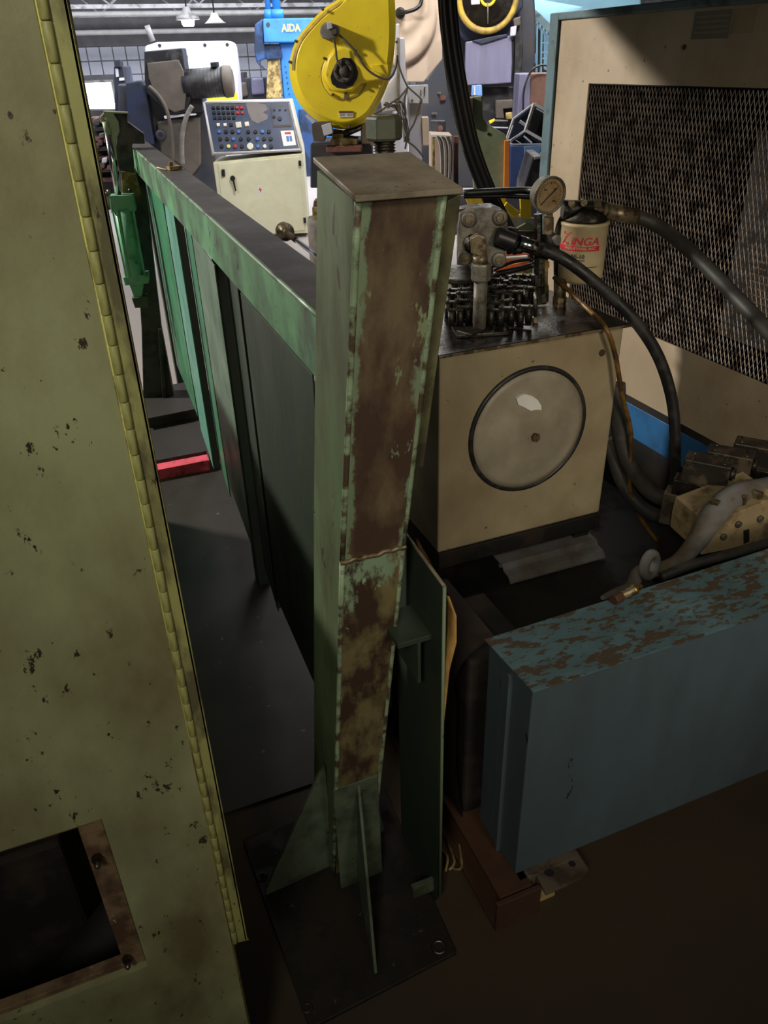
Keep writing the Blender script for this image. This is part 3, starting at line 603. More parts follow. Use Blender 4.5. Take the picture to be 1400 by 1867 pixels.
# pipes crossing behind the pump
m = MB().tube([P.pt(845, 352, -.2), P.pt(900, 349, -.2), P.pt(955, 347, -.18), P.pt(975, 348, -.15)], 6*s, 8, 4).build('oil_line', M['blackcab'], t)
m = MB().tube([P.pt(845, 358, -.22), P.pt(920, 357, -.22), P.pt(970, 360, -.2)], 4*s, 8, 4)
m.build('oil_line', M['blackcab'], t)
MB().tube([P.pt(900, 500, -.1), P.pt(940, 492, -.08), P.pt(975, 482, -.05)], 5*s, 8, 4).build('oil_line', M['blackcab'], t)
m = MB().tube([P.pt(900, 492, -.12), P.pt(935, 478, -.1), P.pt(972, 472, -.05)], 3*s, 8, 4)
m.build('oil_line', M['blackcab'], t)

# roller chain coiled on its side
t = thing('roller_chain', 'black oily roller chain coiled on the tank top behind the pump pipe', 'chain', PZ(900, 555, TZ))
s2 = mpp(PZ(900, 550, TZ)); L = 15*s2; link = None; zc = .055
mlink = MB()
def plate8(z0, z1):
    pts = []
    for k in range(12):
        a = math.pi*2*k/12; cx_ = L/2 if math.cos(a) >= 0 else -L/2; wv = .0115
        pts.append(V((cx_+math.cos(a)*wv, math.sin(a)*wv*(1 if abs(math.cos(a)) > .3 else .75), z0)))
    return pts
mlink.prism(plate8(zc, 0), (0, 0, .004)).prism(plate8(0, 0), (0, 0, .004))
for sgn in (-1, 1): mlink.cyl((sgn*L/2, 0, .002), (sgn*L/2, 0, zc+.007), .0035, n=8).cyl((sgn*L/2, 0, .006), (sgn*L/2, 0, zc-.002), .0105, n=8)
rows = [(575, 822, 965, 12), (562, 818, 930, 8), (549, 822, 950, 9), (538, 820, 990, 12), (526, 824, 975, 11), (517, 830, 965, 9)]
for ri, (py, xa, xb, n) in enumerate(rows):
    zt_ = TZ+zc
    a, b = PZ(xa, py-8, zt_), PZ(xb, py-12 if ri else py-10, zt_)
    d = b-a; nn = int(d.length/L)
    for i in range(nn):
        p = a+d*((i+.5)/nn)+V((0, .012*math.sin(i*.9+ri), 0)); ang = math.atan2(d.y, d.x)+random.uniform(-.3, .3)
        if link is None:
            o = link = mlink.build('chain_link', M['darksteel'], None); 
        else: o = link.copy(); sc.collection.objects.link(o)
        o.parent = t; o.location = V((p.x, p.y, TZ+random.uniform(.001, .006)+(i % 2)*.004))-t.location; o.rotation_euler = (0, 0, ang)

# gauge assembly
YG = PZ(980, 587, TZ).y
P = Plane(1000, 400, YG, -22); g = P.pt(1002, 356, .02); s = mpp(g)
t = thing('pressure_gauge', 'round pressure gauge with a stained face on a fittings stack over the tank', 'gauge', (g.x, g.y, TZ))
ax = (P.n*1.0+P.r*.42+V((0, 0, -.12))).normalized(); q = g-ax*.035
MB().lathe(q, ax, [(27*s, 0), (30*s, .004), (30*s, .03), (33*s, .032), (33*s, .040), (29.5*s, .0405), (28.5*s, .036)], 40, cap=False).lathe(q, ax, [(27*s, 0), (5*s, -.001)], 40).build('gauge_case', M['pumpmet'], t)
MB().lathe(q, ax, [(28.6*s, .034), (28.6*s, .0355)], 40).build('dial', M['gaugef'], t)
gr = ax.cross(V((0, 0, 1))).normalized()*-1; gu = gr.cross(ax).normalized()*-1
if gu.z < 0: gu = -gu
if gr.x < 0: gr = -gr
pc = q+ax*.0362
nd = (gr*.75+gu*.66).normalized(); pr = nd.cross(ax)
MB().prism([pc-nd*24*s*.95+pr*.6*s, pc+nd*14*s+pr*1.4*s, pc+nd*16*s, pc+nd*14*s-pr*1.4*s, pc-nd*24*s*.95-pr*.6*s], ax*.001).build('needle', M['blackink'], t)
m = MB()
for k in range(25):
    a = math.radians(-45+270*k/24); d = gr*math.cos(a)+gu*math.sin(a); e = d.cross(ax)*(.5*s); r0 = (21 if k % 4 else 19)*s
    m.prism([pc+d*r0-e, pc+d*24*s-e, pc+d*24*s+e, pc+d*r0+e], ax*.0004)
m.build('dial_ticks', M['blackink'], t)
for k, tx_ in enumerate(('0', '1000', '2000', '3000')):
    a = math.radians(225-90*k); text(t, tx_, pc+(gr*math.cos(a)+gu*math.sin(a))*15*s, gr, gu, 3*s, M['blackink'], 'dial_number', .0005)
def v_(px, py0, py1, r, m_, nm, off=0, n=16, bev=0): return MB().cyl(P.pt(px, py0, off), P.pt(px, py1, off), r*s, n=n, smooth=n > 8).build(nm, m_, t, bev)
v_(1000, 388, 398, 8, M['nut'], 'stem'); v_(1000, 396, 425, 10, M['nut'], 'hex_fitting', 0, 6); v_(1000, 425, 470, 12, M['darksteel'], 'tee_block', 0, 8)
MB().cyl(P.pt(996, 437, 0), P.pt(1012, 438, .02), 10*s).build('knob', M['hose'], t)
MB().cyl(P.pt(1010, 438, .02), P.pt(1019, 438, .03), 9*s).build('knob_cap', M['sleeve'], t)
v_(981, 390, 440, 8, M['darksteel'], 'riser', -.02, 8); v_(985, 440, 520, 13, M['darksteel'], 'valve_body', 0, 8, .002); v_(978, 500, 520, 11, M['darksteel'], 'hex_fitting', .02, 6)
v_(995, 470, 535, 4, M['nut'], 'copper_line', .02); v_(995, 478, 488, 7, M['brass'], 'compression_nut', .02, 6); v_(990, 520, 550, 11, M['darksteel'], 'lower_block', -.01, 8)
v_(976, 525, 582, 3.2, M['steel'], 'drain_rod', .015); v_(975, 578, 588, 6, M['nut'], 'drain_nut', .015, 6)
MB().cyl(P.pt(905, 430, .0), P.pt(975, 432, 0), 11*s).lathe(P.pt(930, 432, 0), P.r, [(16*s, -12*s), (19*s, 0), (15*s, 14*s)], 12).build('cross_pipe', M['darksteel'], t)

# filter
pb = PZ(1019, 557, TZ); YF = pb.y
P = Plane(1066, 450, YF, -22); f1, f0 = P.pt(1067, 402), P.pt(1063, 515); s = mpp(f1); rf = 42.5*s
t = thing('oil_filter', 'cream spin-on oil filter canister with red lettering hanging beside the gauge', 'filter', (f1.x, f1.y, TZ))
zb, zt_ = f0.z+.008, f1.z
MB().lathe((f1.x, f1.y, zb), (0, 0, 1), [(rf*.80, 0), (rf*.9, .004), (rf*.965, .014), (rf*.985, .03), (rf, zt_-zb-.012), (rf*1.03, zt_-zb-.01), (rf*1.03, zt_-zb-.002), (rf*.96, zt_-zb)], 48).build('canister', M['filt'], t)
vd = (CAM-V((f1.x, f1.y, CAM.z))).normalized(); rt = V((0, 0, 1)).cross(vd)
def fo(px, py): 
    d = P.pt(px, py); return V((f1.x, f1.y, 0))+vd*rf+V((0, 0, PX(px, py, f1.x+vd.x*rf).z if False else P.pt(px, py, rf).z))
def on(a_px, z): return a_px*s/rf, z
zz = lambda py: P.pt(1067, py, rf).z
up = V((0, 0, 1))
def ftext(body, pxc, py, hpx, wpx, m_, sh=0):
    th = math.asin(max(-.95, min(.95, (pxc-1067)*s/rf))); n = vd*math.cos(th)+rt*math.sin(th); r = rt*math.cos(th)-vd*math.sin(th)
    return text(t, body, V((f1.x, f1.y, zz(py)))+n*rf, r, up, hpx*s, m_, 'lettering', .0009, rf, sh, wpx*s)
ftext('Z', 1036, 437, 22, 22, M['redink'], .25); ftext('INGA', 1071, 441, 14, 52, M['redink'], .2)
def fband(px0, px1, pya, pyb, m_, nm='label_band'):
    a0, a1 = [math.asin(max(-.99, min(.99, (x-1067)*s/rf))) for x in (px0, px1)]; rr = []
    for i in range(13):
        a = a0+(a1-a0)*i/12; n = vd*math.cos(a)+rt*math.sin(a); rr.append([V((f1.x, f1.y, zz(p_)))+n*(rf+.0006) for p_ in (pya, pyb)])
    MB().loft(rr, False, True, False).build(nm, m_, t)
fband(1024, 1096, 450, 459, M['redink'])
ftext('INDUSTRIES, INC.', 1062, 454.5, 5.5, 60, M['filt'], .2)
ftext('AE-10', 1059, 468.5, 7.5, 26, M['blackink']); ftext('MICRON', 1066, 475.5, 2.6, 14, M['blackink'])
fband(1072, 1096, 487.5, 488.6, M['blackink'], 'label_line'); fband(1040, 1066, 488, 488.8, M['blackink'], 'label_line')
h = f1.z
MB().lathe((f1.x, f1.y, h), up, [(rf*.9, -.002), (rf*.95, .008), (rf*.7, .03), (rf*.45, .045)], 24).build('filter_head', M['darksteel'], t)
MB().cyl(P.pt(1025, 382, 0), P.pt(1098, 384, .0), 17*s, n=12).build('head_body', M['darksteel'], t, .002)
MB().lathe(P.pt(1078, 384, .0), P.r, [(22*s, 0), (22*s, 14*s)], 6, False).lathe(P.pt(1096, 384, .0), P.r, [(15*s, 0), (17*s, 3*s), (15*s, 10*s)], 12).build('hex_union', M['nut'], t, .002)
for px, py in ((1040, 370), (1062, 368), (1048, 394)): p = P.pt(px, py, 8*s); MB().lathe(p, P.n, [(6*s, 0), (6*s, 12*s)], 10).build('head_screw', M['nut'], t)
MB().tube([P.pt(1034, 392, -.01), P.pt(1024, 410, -.02), P.pt(1019, 440, -.02), P.pt(1019, 500, -.02), P.pt(1019, 540, -.01)], 10*s, 12, 4).build('support_pipe', M['darksteel'], t)
p = PZ(1019, 557, TZ); MB().cyl((p.x, p.y, TZ), (p.x, p.y, TZ+.09), 11*s).lathe((p.x, p.y, TZ), up, [(13*s, 0), (13*s, .03)], 8, False).build('tank_fitting', M['nut'], t)

# hoses
def hose(name, pts, r, m_, lab, cat='hose', n=14, ferr=None, sub=8):
    P3 = [PY(x, y, yy) for x, y, yy in pts]
    t = thing(name, lab, cat, P3[0]); rr = r*mpp(P3[0])
    MB().tube(P3, rr, n, sub).build('hose_body', m_, t)
    return t, P3, rr
y0 = YP-.05
t, P3, rr = hose('pressure_hose', [(960, 447, y0), (995, 457, y0-.01), (1040, 480, y0-.04), (1100, 528, y0-.09), (1158, 585, y0-.14), (1200, 650, y0-.18), (1224, 725, y0-.21), (1231, 800, y0-.24), (1230, 885, y0-.26)], 11.3, M['rubber'], 'black pressure hose curving from the pump down to the valve manifold')
MB().cyl(P3[0]-(P3[1]-P3[0])*.45, P3[0]+(P3[1]-P3[0])*.7, rr*1.18).build('ferrule', M['chrome'], t)
MB().lathe(P3[0]-(P3[1]-P3[0])*1.0, P3[1]-P3[0], [(rr*1.1, 0), (rr*1.1, .012), (rr*.8, .013), (rr*.8, .018), (rr*1.1, .019), (rr*1.1, .03)], 6, False).build('hex_nut', M['chrome'], t)
MB().tube([PY(905, 430, y0+.02), PY(922, 436, y0+.01), PY(938, 442, y0)], rr*1.4, 12, 4).build('hose_elbow', M['rubber'], t)
b = P3[-1]; b2 = PY(1230, 930, y0-.27); b3 = PY(1229, 975, y0-.27)
MB().cyl(b+(P3[-2]-b)*.0, b2, rr*.95).lathe(b2, b3-b2, [(rr*1.15, -.004), (rr*1.15, .004)], 16).build('ferrule', M['nut'], t)
L_ = (b3-b2).length
MB().lathe(b2, b3-b2, [(rr*.9, .004), (rr*1.0, L_*.3), (rr*1.2, L_*.32), (rr*1.2, L_*.55), (rr*.9, L_*.57), (rr*1.25, L_*.7), (rr*1.25, L_)], 6, False).build('hex_nut', M['beam'], t)
for k in (2, 3): 
    p = P3[k]; d = (P3[k+1]-P3[k-1]).normalized(); MB().torus(p, d, rr*1.0, rr*.06, 20, 6).build('tape_band', M['rubber'], t)
yf = YF-.03
t, P3, rr = hose('return_hose', [(1125, 388, yf), (1160, 395, yf-.02), (1200, 412, yf-.06), (1245, 446, yf-.16), (1290, 488, yf-.27), (1340, 540, yf-.40), (1400, 604, yf-.55), (1470, 690, yf-.68), (1500, 800, yf-.78)], 12.5, M['hose'], 'dusty hose arching from the filter off to the right edge')
MB().cyl(PY(1104, 385, yf+.0), P3[1], rr*1.15).build('ferrule', M['nut'], t)
t, P3, rr = hose('amber_tube', [(1010, 505, YF), (1035, 528, YF-.06), (1070, 562, YF-.16), (1104, 598, TY-.03), (1122, 650, TY-.04), (1134, 720, TY-.05), (1150, 790, TY-.05), (1147, 880, TY-.05), (1165, 940, TY-.08), (1205, 995, TY-.12)], 4.2, M['brownhose'], 'thin amber stained tube hanging down the front right of the tank', 'tube')
hose('lower_hose', [(1125, 700, 1.92), (1130, 790, 1.9), (1150, 850, 1.86), (1190, 900, 1.8), (1240, 915, 1.74), (1275, 925, 1.7)], 15, M['hose'], 'thick dark hose looping low behind the amber tube', n=12)
hose('second_lower_hose', [(1112, 800, 1.95), (1130, 870, 1.9), (1170, 925, 1.82), (1225, 950, 1.76), (1275, 965, 1.7)], 13, M['hose'], 'lower of the two dark hoses looping to the manifold', n=12)
# black cable bundle from above
t = thing('cable_bundle', 'thick black cable bundle sweeping down from the top edge to the pump', 'cable', PY(870, 300, 2.35))
for k, (dx, r) in enumerate(((-7, 9), (4, 10), (12, 7))):
    pts = [PY(x+dx, y, 2.38+k*.015) for x, y in ((812, -120), (813, -30), (817, 40), (826, 110), (840, 190), (858, 270), (888, 350), (925, 425), (938, 460))]
    MB().tube(pts, r*mpp(pts[3]), 12, 8).build('cable', M['blackcab'], t)
MB().tube([PY(x, y, 2.36) for x, y in ((801, -60), (804, 30), (810, 110), (824, 200), (845, 275))], 1.2*mpp(pts[3]), 6, 6).build('thin_wire', M['sleeve'], t)

# ================================================================== RIGHT CABINET WITH EXPANDED MESH
XC = 2.0
f_top = PX(1009, 24, XC); ztop = f_top.z; yfar = PX(1001, 150, XC).y+.01; yn = .9
b1 = PX(1140, 725, XC); zbot = .535
t = thing('mesh_cabinet', 'large beige cabinet with slate blue corner frame and expanded mesh opening', 'cabinet', (2.4, 2.0, 0))
yl = PX(1073, 152, XC).y; zm1 = PX(1073, 152, XC).z; zm0 = .805; ym0 = 1.46
pi = PX(1022, 40, XC).y; ztp = PX(1030, 36, XC).z
pan = MB().bb(XC, XC+.006, yl, pi, zbot, ztp).bb(XC, XC+.006, yn, ym0, zbot, ztp).bb(XC, XC+.006, ym0, yl, zm1, ztp).bb(XC, XC+.006, ym0, yl, zbot, zm0)
pan.build('front_panel', M['panel'], t)
MB().bb(XC-.012, XC+.05, pi, yfar, zbot, ztop).bb(XC-.012, XC+.05, yn, pi, ztp, ztop).build('corner_frame', M['panelblue'], t, .004, label='chipped slate blue frame along top and far edge')
MB().bb(XC+.05, XC+1.2, yfar-.02, yfar, .2, ztop).bb(XC+.05, XC+1.2, yn, yfar, ztop-.02, ztop).bb(XC+.9, XC+.92, yn, yfar, .2, ztop).bb(XC+.05, XC+.9, yn, yn+.02, .2, ztop).build('housing', M['dark'], t)
m = MB(); PW, PH = .0185, .046; nx = int((yl-ym0)/PW); nz = int((zm1-zm0)/(PH/2)); r = .0011
def strand(a, b):
    a, b = V(a), V(b); u = V((1, 0, 0))*.0022; vv = (b-a).normalized().cross(V((1, 0, 0)))*r
    m.add([a-u, a+vv, a+u, a-vv, b-u, b+vv, b+u, b-vv], [(0, 1, 5, 4), (1, 2, 6, 5), (2, 3, 7, 6), (3, 0, 4, 7)])
for j in range(nz):
    for i in range(nx+1):
        y = ym0+i*PW; za = zm0+j*PH/2; zb_ = za+PH/2; o = 0 if j % 2 == 0 else PW/2
        o2 = PW/2-o
        strand((XC+.010, y+o+0, za), (XC+.010, y+o2, zb_)); 
        strand((XC+.010, y+o+0, za), (XC+.010, y+o2+(-PW if o == 0 else PW), zb_)) if True else None
m.build('expanded_mesh', M['mesh'], t, kind='stuff')
MB().bb(XC+.006, XC+.014, ym0-.01, yl+.004, zm1-.004, zm1+.006).bb(XC+.006, XC+.014, yl, yl+.006, zm0, zm1).bb(XC+.006, XC+.014, ym0, yl, zm0-.006, zm0).build('mesh_border', M['dark'], t)
# things seen dimly through the mesh
MB().bb(XC+.25, XC+.3, 1.3, 2.2, .8, 1.5).build('inner_plate', M['dark'], t)
for k in range(10): MB().cyl((XC+.14, 1.35, .95+k*.022), (XC+.14, 2.0, .95+k*.022), .004, n=6).build('cooling_fin', M['nut'], t)
for k in range(7): MB().cyl((XC+.13, 1.42+k*.07, .9), (XC+.13, 1.42+k*.07, 1.2), .003, n=6).build('fin_wire', M['nut'], t)
# faint stencil plates high on the panel
q0 = PX(1290, 40, XC)
MB().bb(XC-.0012, XC, q0.y-.10, q0.y+.06, q0.z-.045, ztp-.01).build('faded_notice', M['notice'], t)
MB().bb(XC-.0012, XC, q0.y-.20, q0.y-.11, q0.z-.035, ztp-.01).build('faded_notice', M['notice2'], t)
for k in range(4): MB().bb(XC-.002, XC-.001, q0.y-.09, q0.y+.05, q0.z-.03+k*.014, q0.z-.025+k*.014).build('notice_line', M['notice2'], t)
q = PX(1248, 86, XC); MB().lathe(q, (-1, 0, 0), [(.008, 0), (.008, .003), (.004, .004)], 8, False).build('rusty_plug', M['beam'], t)
MB().bb(XC, XC+.05, yn, b1.y+.25, zbot-.03, zbot).build('lower_seam', M['dark'], t)
MB().bb(XC+.0, XC+.04, yn, b1.y+.35, .37, zbot-.03).build('base_rail', M['brightblue'], t, .003, label='bright blue base rail under the beige panel')
MB().bb(XC+.01, XC+.9, yn, yfar, 0, .37).build('plinth', M['dark'], t)
# overhead boom of the same machine: its shadow lies across the panel
t = thing('overhead_guard', 'slate blue overhead guard above the beige mesh cabinet, casting its diagonal shadow', 'guard', (1.6, 2.0, 2.1))
MB().bb(.25, 3.0, .3, 3.28, 2.12, 2.5).build('guard_box', M['panelblue'], t, .01)
MB().bb(2.35, 2.45, 2.6, 2.7, ztop, 2.12).bb(2.35, 2.45, 1.2, 1.3, ztop, 2.12).build('support_leg', M['panelblue'], t, .004)

# ================================================================== BLUE BOX, FOREGROUND RIGHT
BZ = .68; A_ = PZ(972, 1258, BZ); B_ = PZ(1400, 1118, BZ); C_ = PZ(889, 1166, BZ); Dq = PZ(1118, 1083, BZ)
t = thing('blue_steel_box', 'long blue steel box with a scratched top, on the floor at lower right', 'box', (1.3, 1.1, 0))
bx0, by0, by1, bx1 = A_.x, A_.y, C_.y, 1.93
yb1 = max(by1, Dq.y)+.0
zb0 = .10
MB().hexa([(bx0, by0, zb0), (bx1, by0, zb0), (bx1, yb1, zb0), (C_.x+.004, by1, zb0)], [(bx0, by0, BZ-.004), (bx1, by0, BZ-.004), (bx1, yb1, BZ-.004), (C_.x+.004, by1, BZ-.004)]).build('box_body', M['boxblue'], t, .003)
MB().hexa([(bx0-.003, by0-.004, BZ-.004), (bx1, by0-.004, BZ-.004), (bx1, yb1+.01, BZ-.004), (C_.x-.006, by1+.004, BZ-.004)], [(bx0-.003, by0-.004, BZ), (bx1, by0-.004, BZ), (bx1, yb1+.01, BZ), (C_.x-.006, by1+.004, BZ)]).build('top_plate', M['boxtop'], t, .001, label='top plate with paint scratched down to brown rust')
MB().bb(C_.x+.005, C_.x+.012, by1-.06, by1-.05, zb0, BZ-.02).bb(bx0-.012, bx0, by0+.07, by0+.078, zb0, BZ-.02).build('side_seam', M['boxblue'], t)
p = [PZ(960, 1560, .1), PZ(1042, 1535, .1), PZ(1074, 1583, .1), PZ(1062, 1600, .1), PZ(995, 1628, .1)]
fp = MB().prism([V((q.x, q.y, .088)) for q in p], (0, 0, .01)).build('foot_plate', M['foot'], t, .002)
for px, py, r in ((1001, 1591, .010), (1043, 1575, .007)): q = PZ(px, py, .0985); MB().lathe(q, up, [(r, -.001), (r, .001)], 16).torus(q, up, r, .0015, 20, 6).build('bolt_hole', M['dark'], fp)
a, b = PZ(975, 1575, .08), PZ(1110, 1535, .08)
MB().bb(bx0+.0, bx0+.16, by0-.02, by0+.1, .06, .1).build('rail_end', M['foot'], t, .003)
p = PZ(1010, 1640, .03); MB().bb(p.x-.03, p.x+.02, by0-.03, by0+.05, 0, .088).build('levelling_block', M['sand'], t, .003)
# rusty skid beam
p0, p1 = PZ(965, 1668, 0), PZ(812, 1392, .11)
t2 = thing('skid_beam', 'rusty brown skid beam lying on the floor left of the blue box', 'beam', (p0.x, 1.3, 0))
xb = p0.x; 
MB().bb(.585, .70, p0.y, 2.0, .0, .012).bb(.60, .685, p0.y+.01, 2.0, .088, .1).bb(.636, .648, p0.y+.01, 2.0, .012, .088).build('beam_body', M['beam'], t2, .002)
MB().bb(.585, .70, p0.y-.006, p0.y+.006, 0, .1).build('end_plate', M['beam'], t2, .002)
m = MB(); 
for k in range(3):
    q = PZ(812, 1590, .0)+V((.01*k, 0, .003)); m.tube([q, q+V((.02, .03-.02*k, .01)), q+V((.01+.02*k, .07, .004))], .0035, 6, 4)
tag(m.build('scrap_twig', M['sand']), 'small pale scrap twig on the floor beside the side plate', 'scrap')
# curved duct left of the box
t = thing('floor_duct', 'dark brown curved duct hood tucked behind the left end of the blue box', 'duct', (.9, 1.4, 0))
m = MB(); cxd = C_.x+.03; rgs = []
for k in range(9):
    a = math.radians(90+k*14); rgs.append([V((cxd-.0+math.cos(a)*.10, by1+.02, .56+math.sin(a)*.10)), V((cxd+math.cos(a)*.10, by1+.26, .56+math.sin(a)*.10))])
rgs.append([V((cxd-.09, by1+.02, .3)), V((cxd-.09, by1+.26, .3))]); rgs.append([V((cxd-.06, by1+.02, .05)), V((cxd-.06, by1+.26, .05))])
m.loft(rgs, False, True, False); m.loft([[q+V((.004, 0, -.004)) for q in r_] for r_ in rgs], False, True, False)
m.build('duct_shell', M['duct'], t)
MB().bb(cxd-.055, cxd+.1, by1+.03, by1+.25, 0, .6).build('duct_body', M['dark'], t, .01)
a, b = PZ(812, 1085, .226), PZ(842, 1135, .226)
tag(MB().cyl(b, V((a.x-.02, a.y+.1, a.z)), .035, n=24).build('pipe_stub', M['hose']), 'dark pipe stub lying behind the peeled sheet', 'pipe')

# fittings lying on the box top
t = thing('brass_coupling', 'brass and steel hose coupling lying on top of the blue box', 'coupling', PZ(1140, 1085, BZ))
a, b = PZ(1118, 1094, BZ+.014), PZ(1166, 1070, BZ+.014); d = (b-a).normalized(); L_ = (b-a).length; s = .0011
MB().lathe(a, d, [(.012, 0), (.013, .004), (.013, L_*.28)], 6, False).build('hex_end', M['beam'], t)
MB().lathe(a+d*L_*.28, d, [(.010, 0), (.010, L_*.4), (.0115, L_*.41), (.0115, L_*.46)], 20).build('barrel', M['nut'], t)
MB().lathe(a+d*L_*.7, d, [(.012, 0), (.012, L_*.12), (.007, L_*.13), (.007, L_*.34)], 20).build('brass_end', M['brass'], t)
t = thing('strap_sleeve', 'grey fabric hose sleeve draped over the manifold and looped at its end', 'sleeve', PY(1290, 930, 1.35))
pts = [(1480, 868, 1.45), (1400, 890, 1.42), (1340, 905, 1.4), (1300, 940, 1.38), (1268, 990, 1.38), (1235, 1024, 1.38), (1195, 1040, 1.4), (1165, 1045, 1.42), (1150, 1070, 1.40), (1120, 1082, 1.40), (1098, 1090, 1.38)]
P3 = [PY(*q) for q in pts]; s = mpp(P3[3])
MB().tube(P3, 1, 14, 8, rs=[20*s, 22*s, 24*s, 24*s, 18*s, 14*s, 13*s, 14*s, 12*s, 9*s, 4*s]).build('sleeve_body', M['sleeve'], t)
c = PY(1185, 1030, 1.36); MB().torus(c, (.4, -1, .2), 20*s, 9*s, 28, 10).build('sleeve_loop', M['sleeve'], t)
MB().tube([PY(1205, 1052, 1.35), PY(1260, 1030, 1.33), (PY(1330, 1010, 1.3)), PY(1420, 985, 1.28)], 9*s, 10, 6).build('tail', M['hose'], t)

# valve manifold
YM = 1.36; P = Plane(1285, 960, YM, -8); 
t = thing('valve_manifold', 'tan manifold block carrying dark solenoid valves behind the blue box', 'manifold', PY(1340, 1000, YM))
MB().slab(P, [(1282, 985), (1290, 955), (1420, 905), (1420, 985), (1278, 1012)], .16).build('manifold_block', M['manifold'], t, .003)
MB().slab(P, [(1356, 968), (1366, 965), (1366, 988), (1356, 992)], .02, .002).build('port_slot', M['dark'], t)
for x, y in ((1318, 978), (1345, 955), (1385, 945)): p = P.pt(x, y); MB().lathe(p, P.n, [(.010, 0), (.010, .006), (.006, .007)], 14).build('port_plug', M['pumpmet'], t)
for x in (1300, 1325, 1350, 1378): p = P.pt(x, 925-(x-1300)*.2, -.03); MB().box(p, (.018, .03, .05), 20).build('lug', M['nut'], t, .003)
def valve(x, y, k):
    PP = Plane(x, y, YM+.12+.01*k, -52)
    zt1 = PP.pt(x, y).z; d = 44; s_ = mpp(PP.p)
    P1 = PP.p; ax_ = V((-math.sin(math.radians(38)), math.cos(math.radians(38)), 0)); sd = V((ax_.y, -ax_.x, 0))
    wv, Lv, hv = .033, .13, .075
    # solenoid, long axis running back-left
    def blk(o0, o1, w_, z0, z1, nm, m_, bev=.004):
        a = P1+ax_*o0; b = P1+ax_*o1
        return MB().hexa([a-sd*w_+up*z0, a+sd*w_+up*z0, a+sd*w_+up*z1, a-sd*w_+up*z1], [b-sd*w_+up*z0, b+sd*w_+up*z0, b+sd*w_+up*z1, b-sd*w_+up*z1]).build(nm, m_, t, bev)
    v0 = blk(0, Lv, wv, -hv, 0, 'solenoid', M['valve'])
    blk(.01, Lv+.02, wv*.9, -hv-.05, -hv, 'valve_body', M['darksteel'])
    blk(.0, Lv+.04, wv*.95, -hv-.16, -hv-.05, 'sub_block', M['foot'])
    for a_, b_ in ((.02, .018), (Lv-.02, -.018), (.02, -.018), (Lv-.02, .018)): MB().lathe(P1+ax_*a_+sd*b_, up, [(.005, 0), (.005, .003), (.003, .004)], 10).build('cap_screw', M['steel'], v0)
    c_ = P1-up*hv*.45; MB().lathe(c_, -ax_, [(.020, 0), (.020, .008), (.014, .010), (.014, .014), (.006, .010)], 20).build('end_nut', M['darksteel'], v0)
for k, (x, y) in enumerate(((1336, 845), (1376, 830), (1425, 815))): valve(x, y, k)
MB().bb(1.62, 1.85, 1.53, 1.66, .19, .5).build('support', M['dark'], t)
# ================================================================== CONTROL CONSOLE
YK = 9.0; P = Plane(470, 350, YK, -19)
pb = P.pt(480, 428); t = thing('control_console', 'cream control console with a dark sloped button panel, behind the guard rail', 'console', (pb.x, pb.y, 0))
s = mpp(P.p); zlow = 0
bl, br = P.pt(389, 293), P.pt(552, 279); brb = P.pt(562, 425); 
xl_ = P.pt(397, 380); 
mb = MB(); back = -P.n*.55
front = [P.pt(388, 296), P.pt(552, 279), P.pt(563, 425), P.pt(408, 440)]
front[2].z = .04; front[3].z = .04
mb.prism(front, back); mb.build('body', M['console'], t, .01)
z1 = P.pt(395, 300).z
MB().prism([P.pt(397, 293+6, .01), P.pt(545, 285, .01), P.pt(556, 420, .01), P.pt(410, 436, .01)], -P.n*.02).build('door', M['console'], t, .006)
H0, H1, H2, H3 = P.pt(369, 186, -.22), P.pt(531, 182, -.22), P.pt(552, 276, .02), P.pt(386, 284, .02)
hd = MB().hexa([H3, H2, H2+back*1.05+V((0, 0, -.02)), H3+back*1.05+V((0, 0, -.02))], [H0, H1, H1+back*.6, H0+back*.6]).build('head', M['console'], t, .01)
def hp(x, y, o=.0):                                              # bilinear on the sloped face
    # solve for u,v using pixel coords
    u = .5; v = .5
    q00, q10, q11, q01 = (369, 186), (531, 182), (552, 276), (386, 284)
    for _ in range(12):
        fx_ = (1-u)*(1-v)*q00[0]+u*(1-v)*q10[0]+u*v*q11[0]+(1-u)*v*q01[0]-x; fy = (1-u)*(1-v)*q00[1]+u*(1-v)*q10[1]+u*v*q11[1]+(1-u)*v*q01[1]-y
        a = -(1-v)*q00[0]+(1-v)*q10[0]+v*q11[0]-v*q01[0]; b = -(1-u)*q00[0]-u*q10[0]+u*q11[0]+(1-u)*q01[0]
        c = -(1-v)*q00[1]+(1-v)*q10[1]+v*q11[1]-v*q01[1]; d = -(1-u)*q00[1]-u*q10[1]+u*q11[1]+(1-u)*q01[1]
        D_ = a*d-b*c; u -= (d*fx_-b*fy)/D_; v -= (a*fy-c*fx_)/D_
    return H0*(1-u)*(1-v)+H1*u*(1-v)+H2*u*v+H3*(1-u)*v+hn*o
hn = (H3-H0).cross(H1-H0).normalized()
if hn.dot(CAM-H0) < 0: hn = -hn
zc = lambda x, y: (100+x/2.8, y/2.8)
def hquad(pts, o, th, m_, nm, bev=0): return MB().prism([hp(*p, o) for p in pts], hn*th).build(nm, m_, hd, bev)
hquad([(375, 191), (526, 187), (545, 271), (391, 277)], .001, .006, M['face'], 'button_panel')
for a_, b_ in (((372, 188), (529, 185)), ((529, 185), (549, 273)), ((549, 273), (388, 281)), ((388, 281), (372, 188))):
    MB().cyl(hp(*a_, .006), hp(*b_, .006), .012, n=8).build('panel_trim', M['white'], hd)
hquad([zc(*p) for p in ((975, 530), (1010, 522), (1075, 535), (1088, 560), (1062, 575), (1088, 590), (1085, 610), (1035, 632), (1005, 615), (988, 580))], .008, .002, M['facegrey'], 'faded_patch')
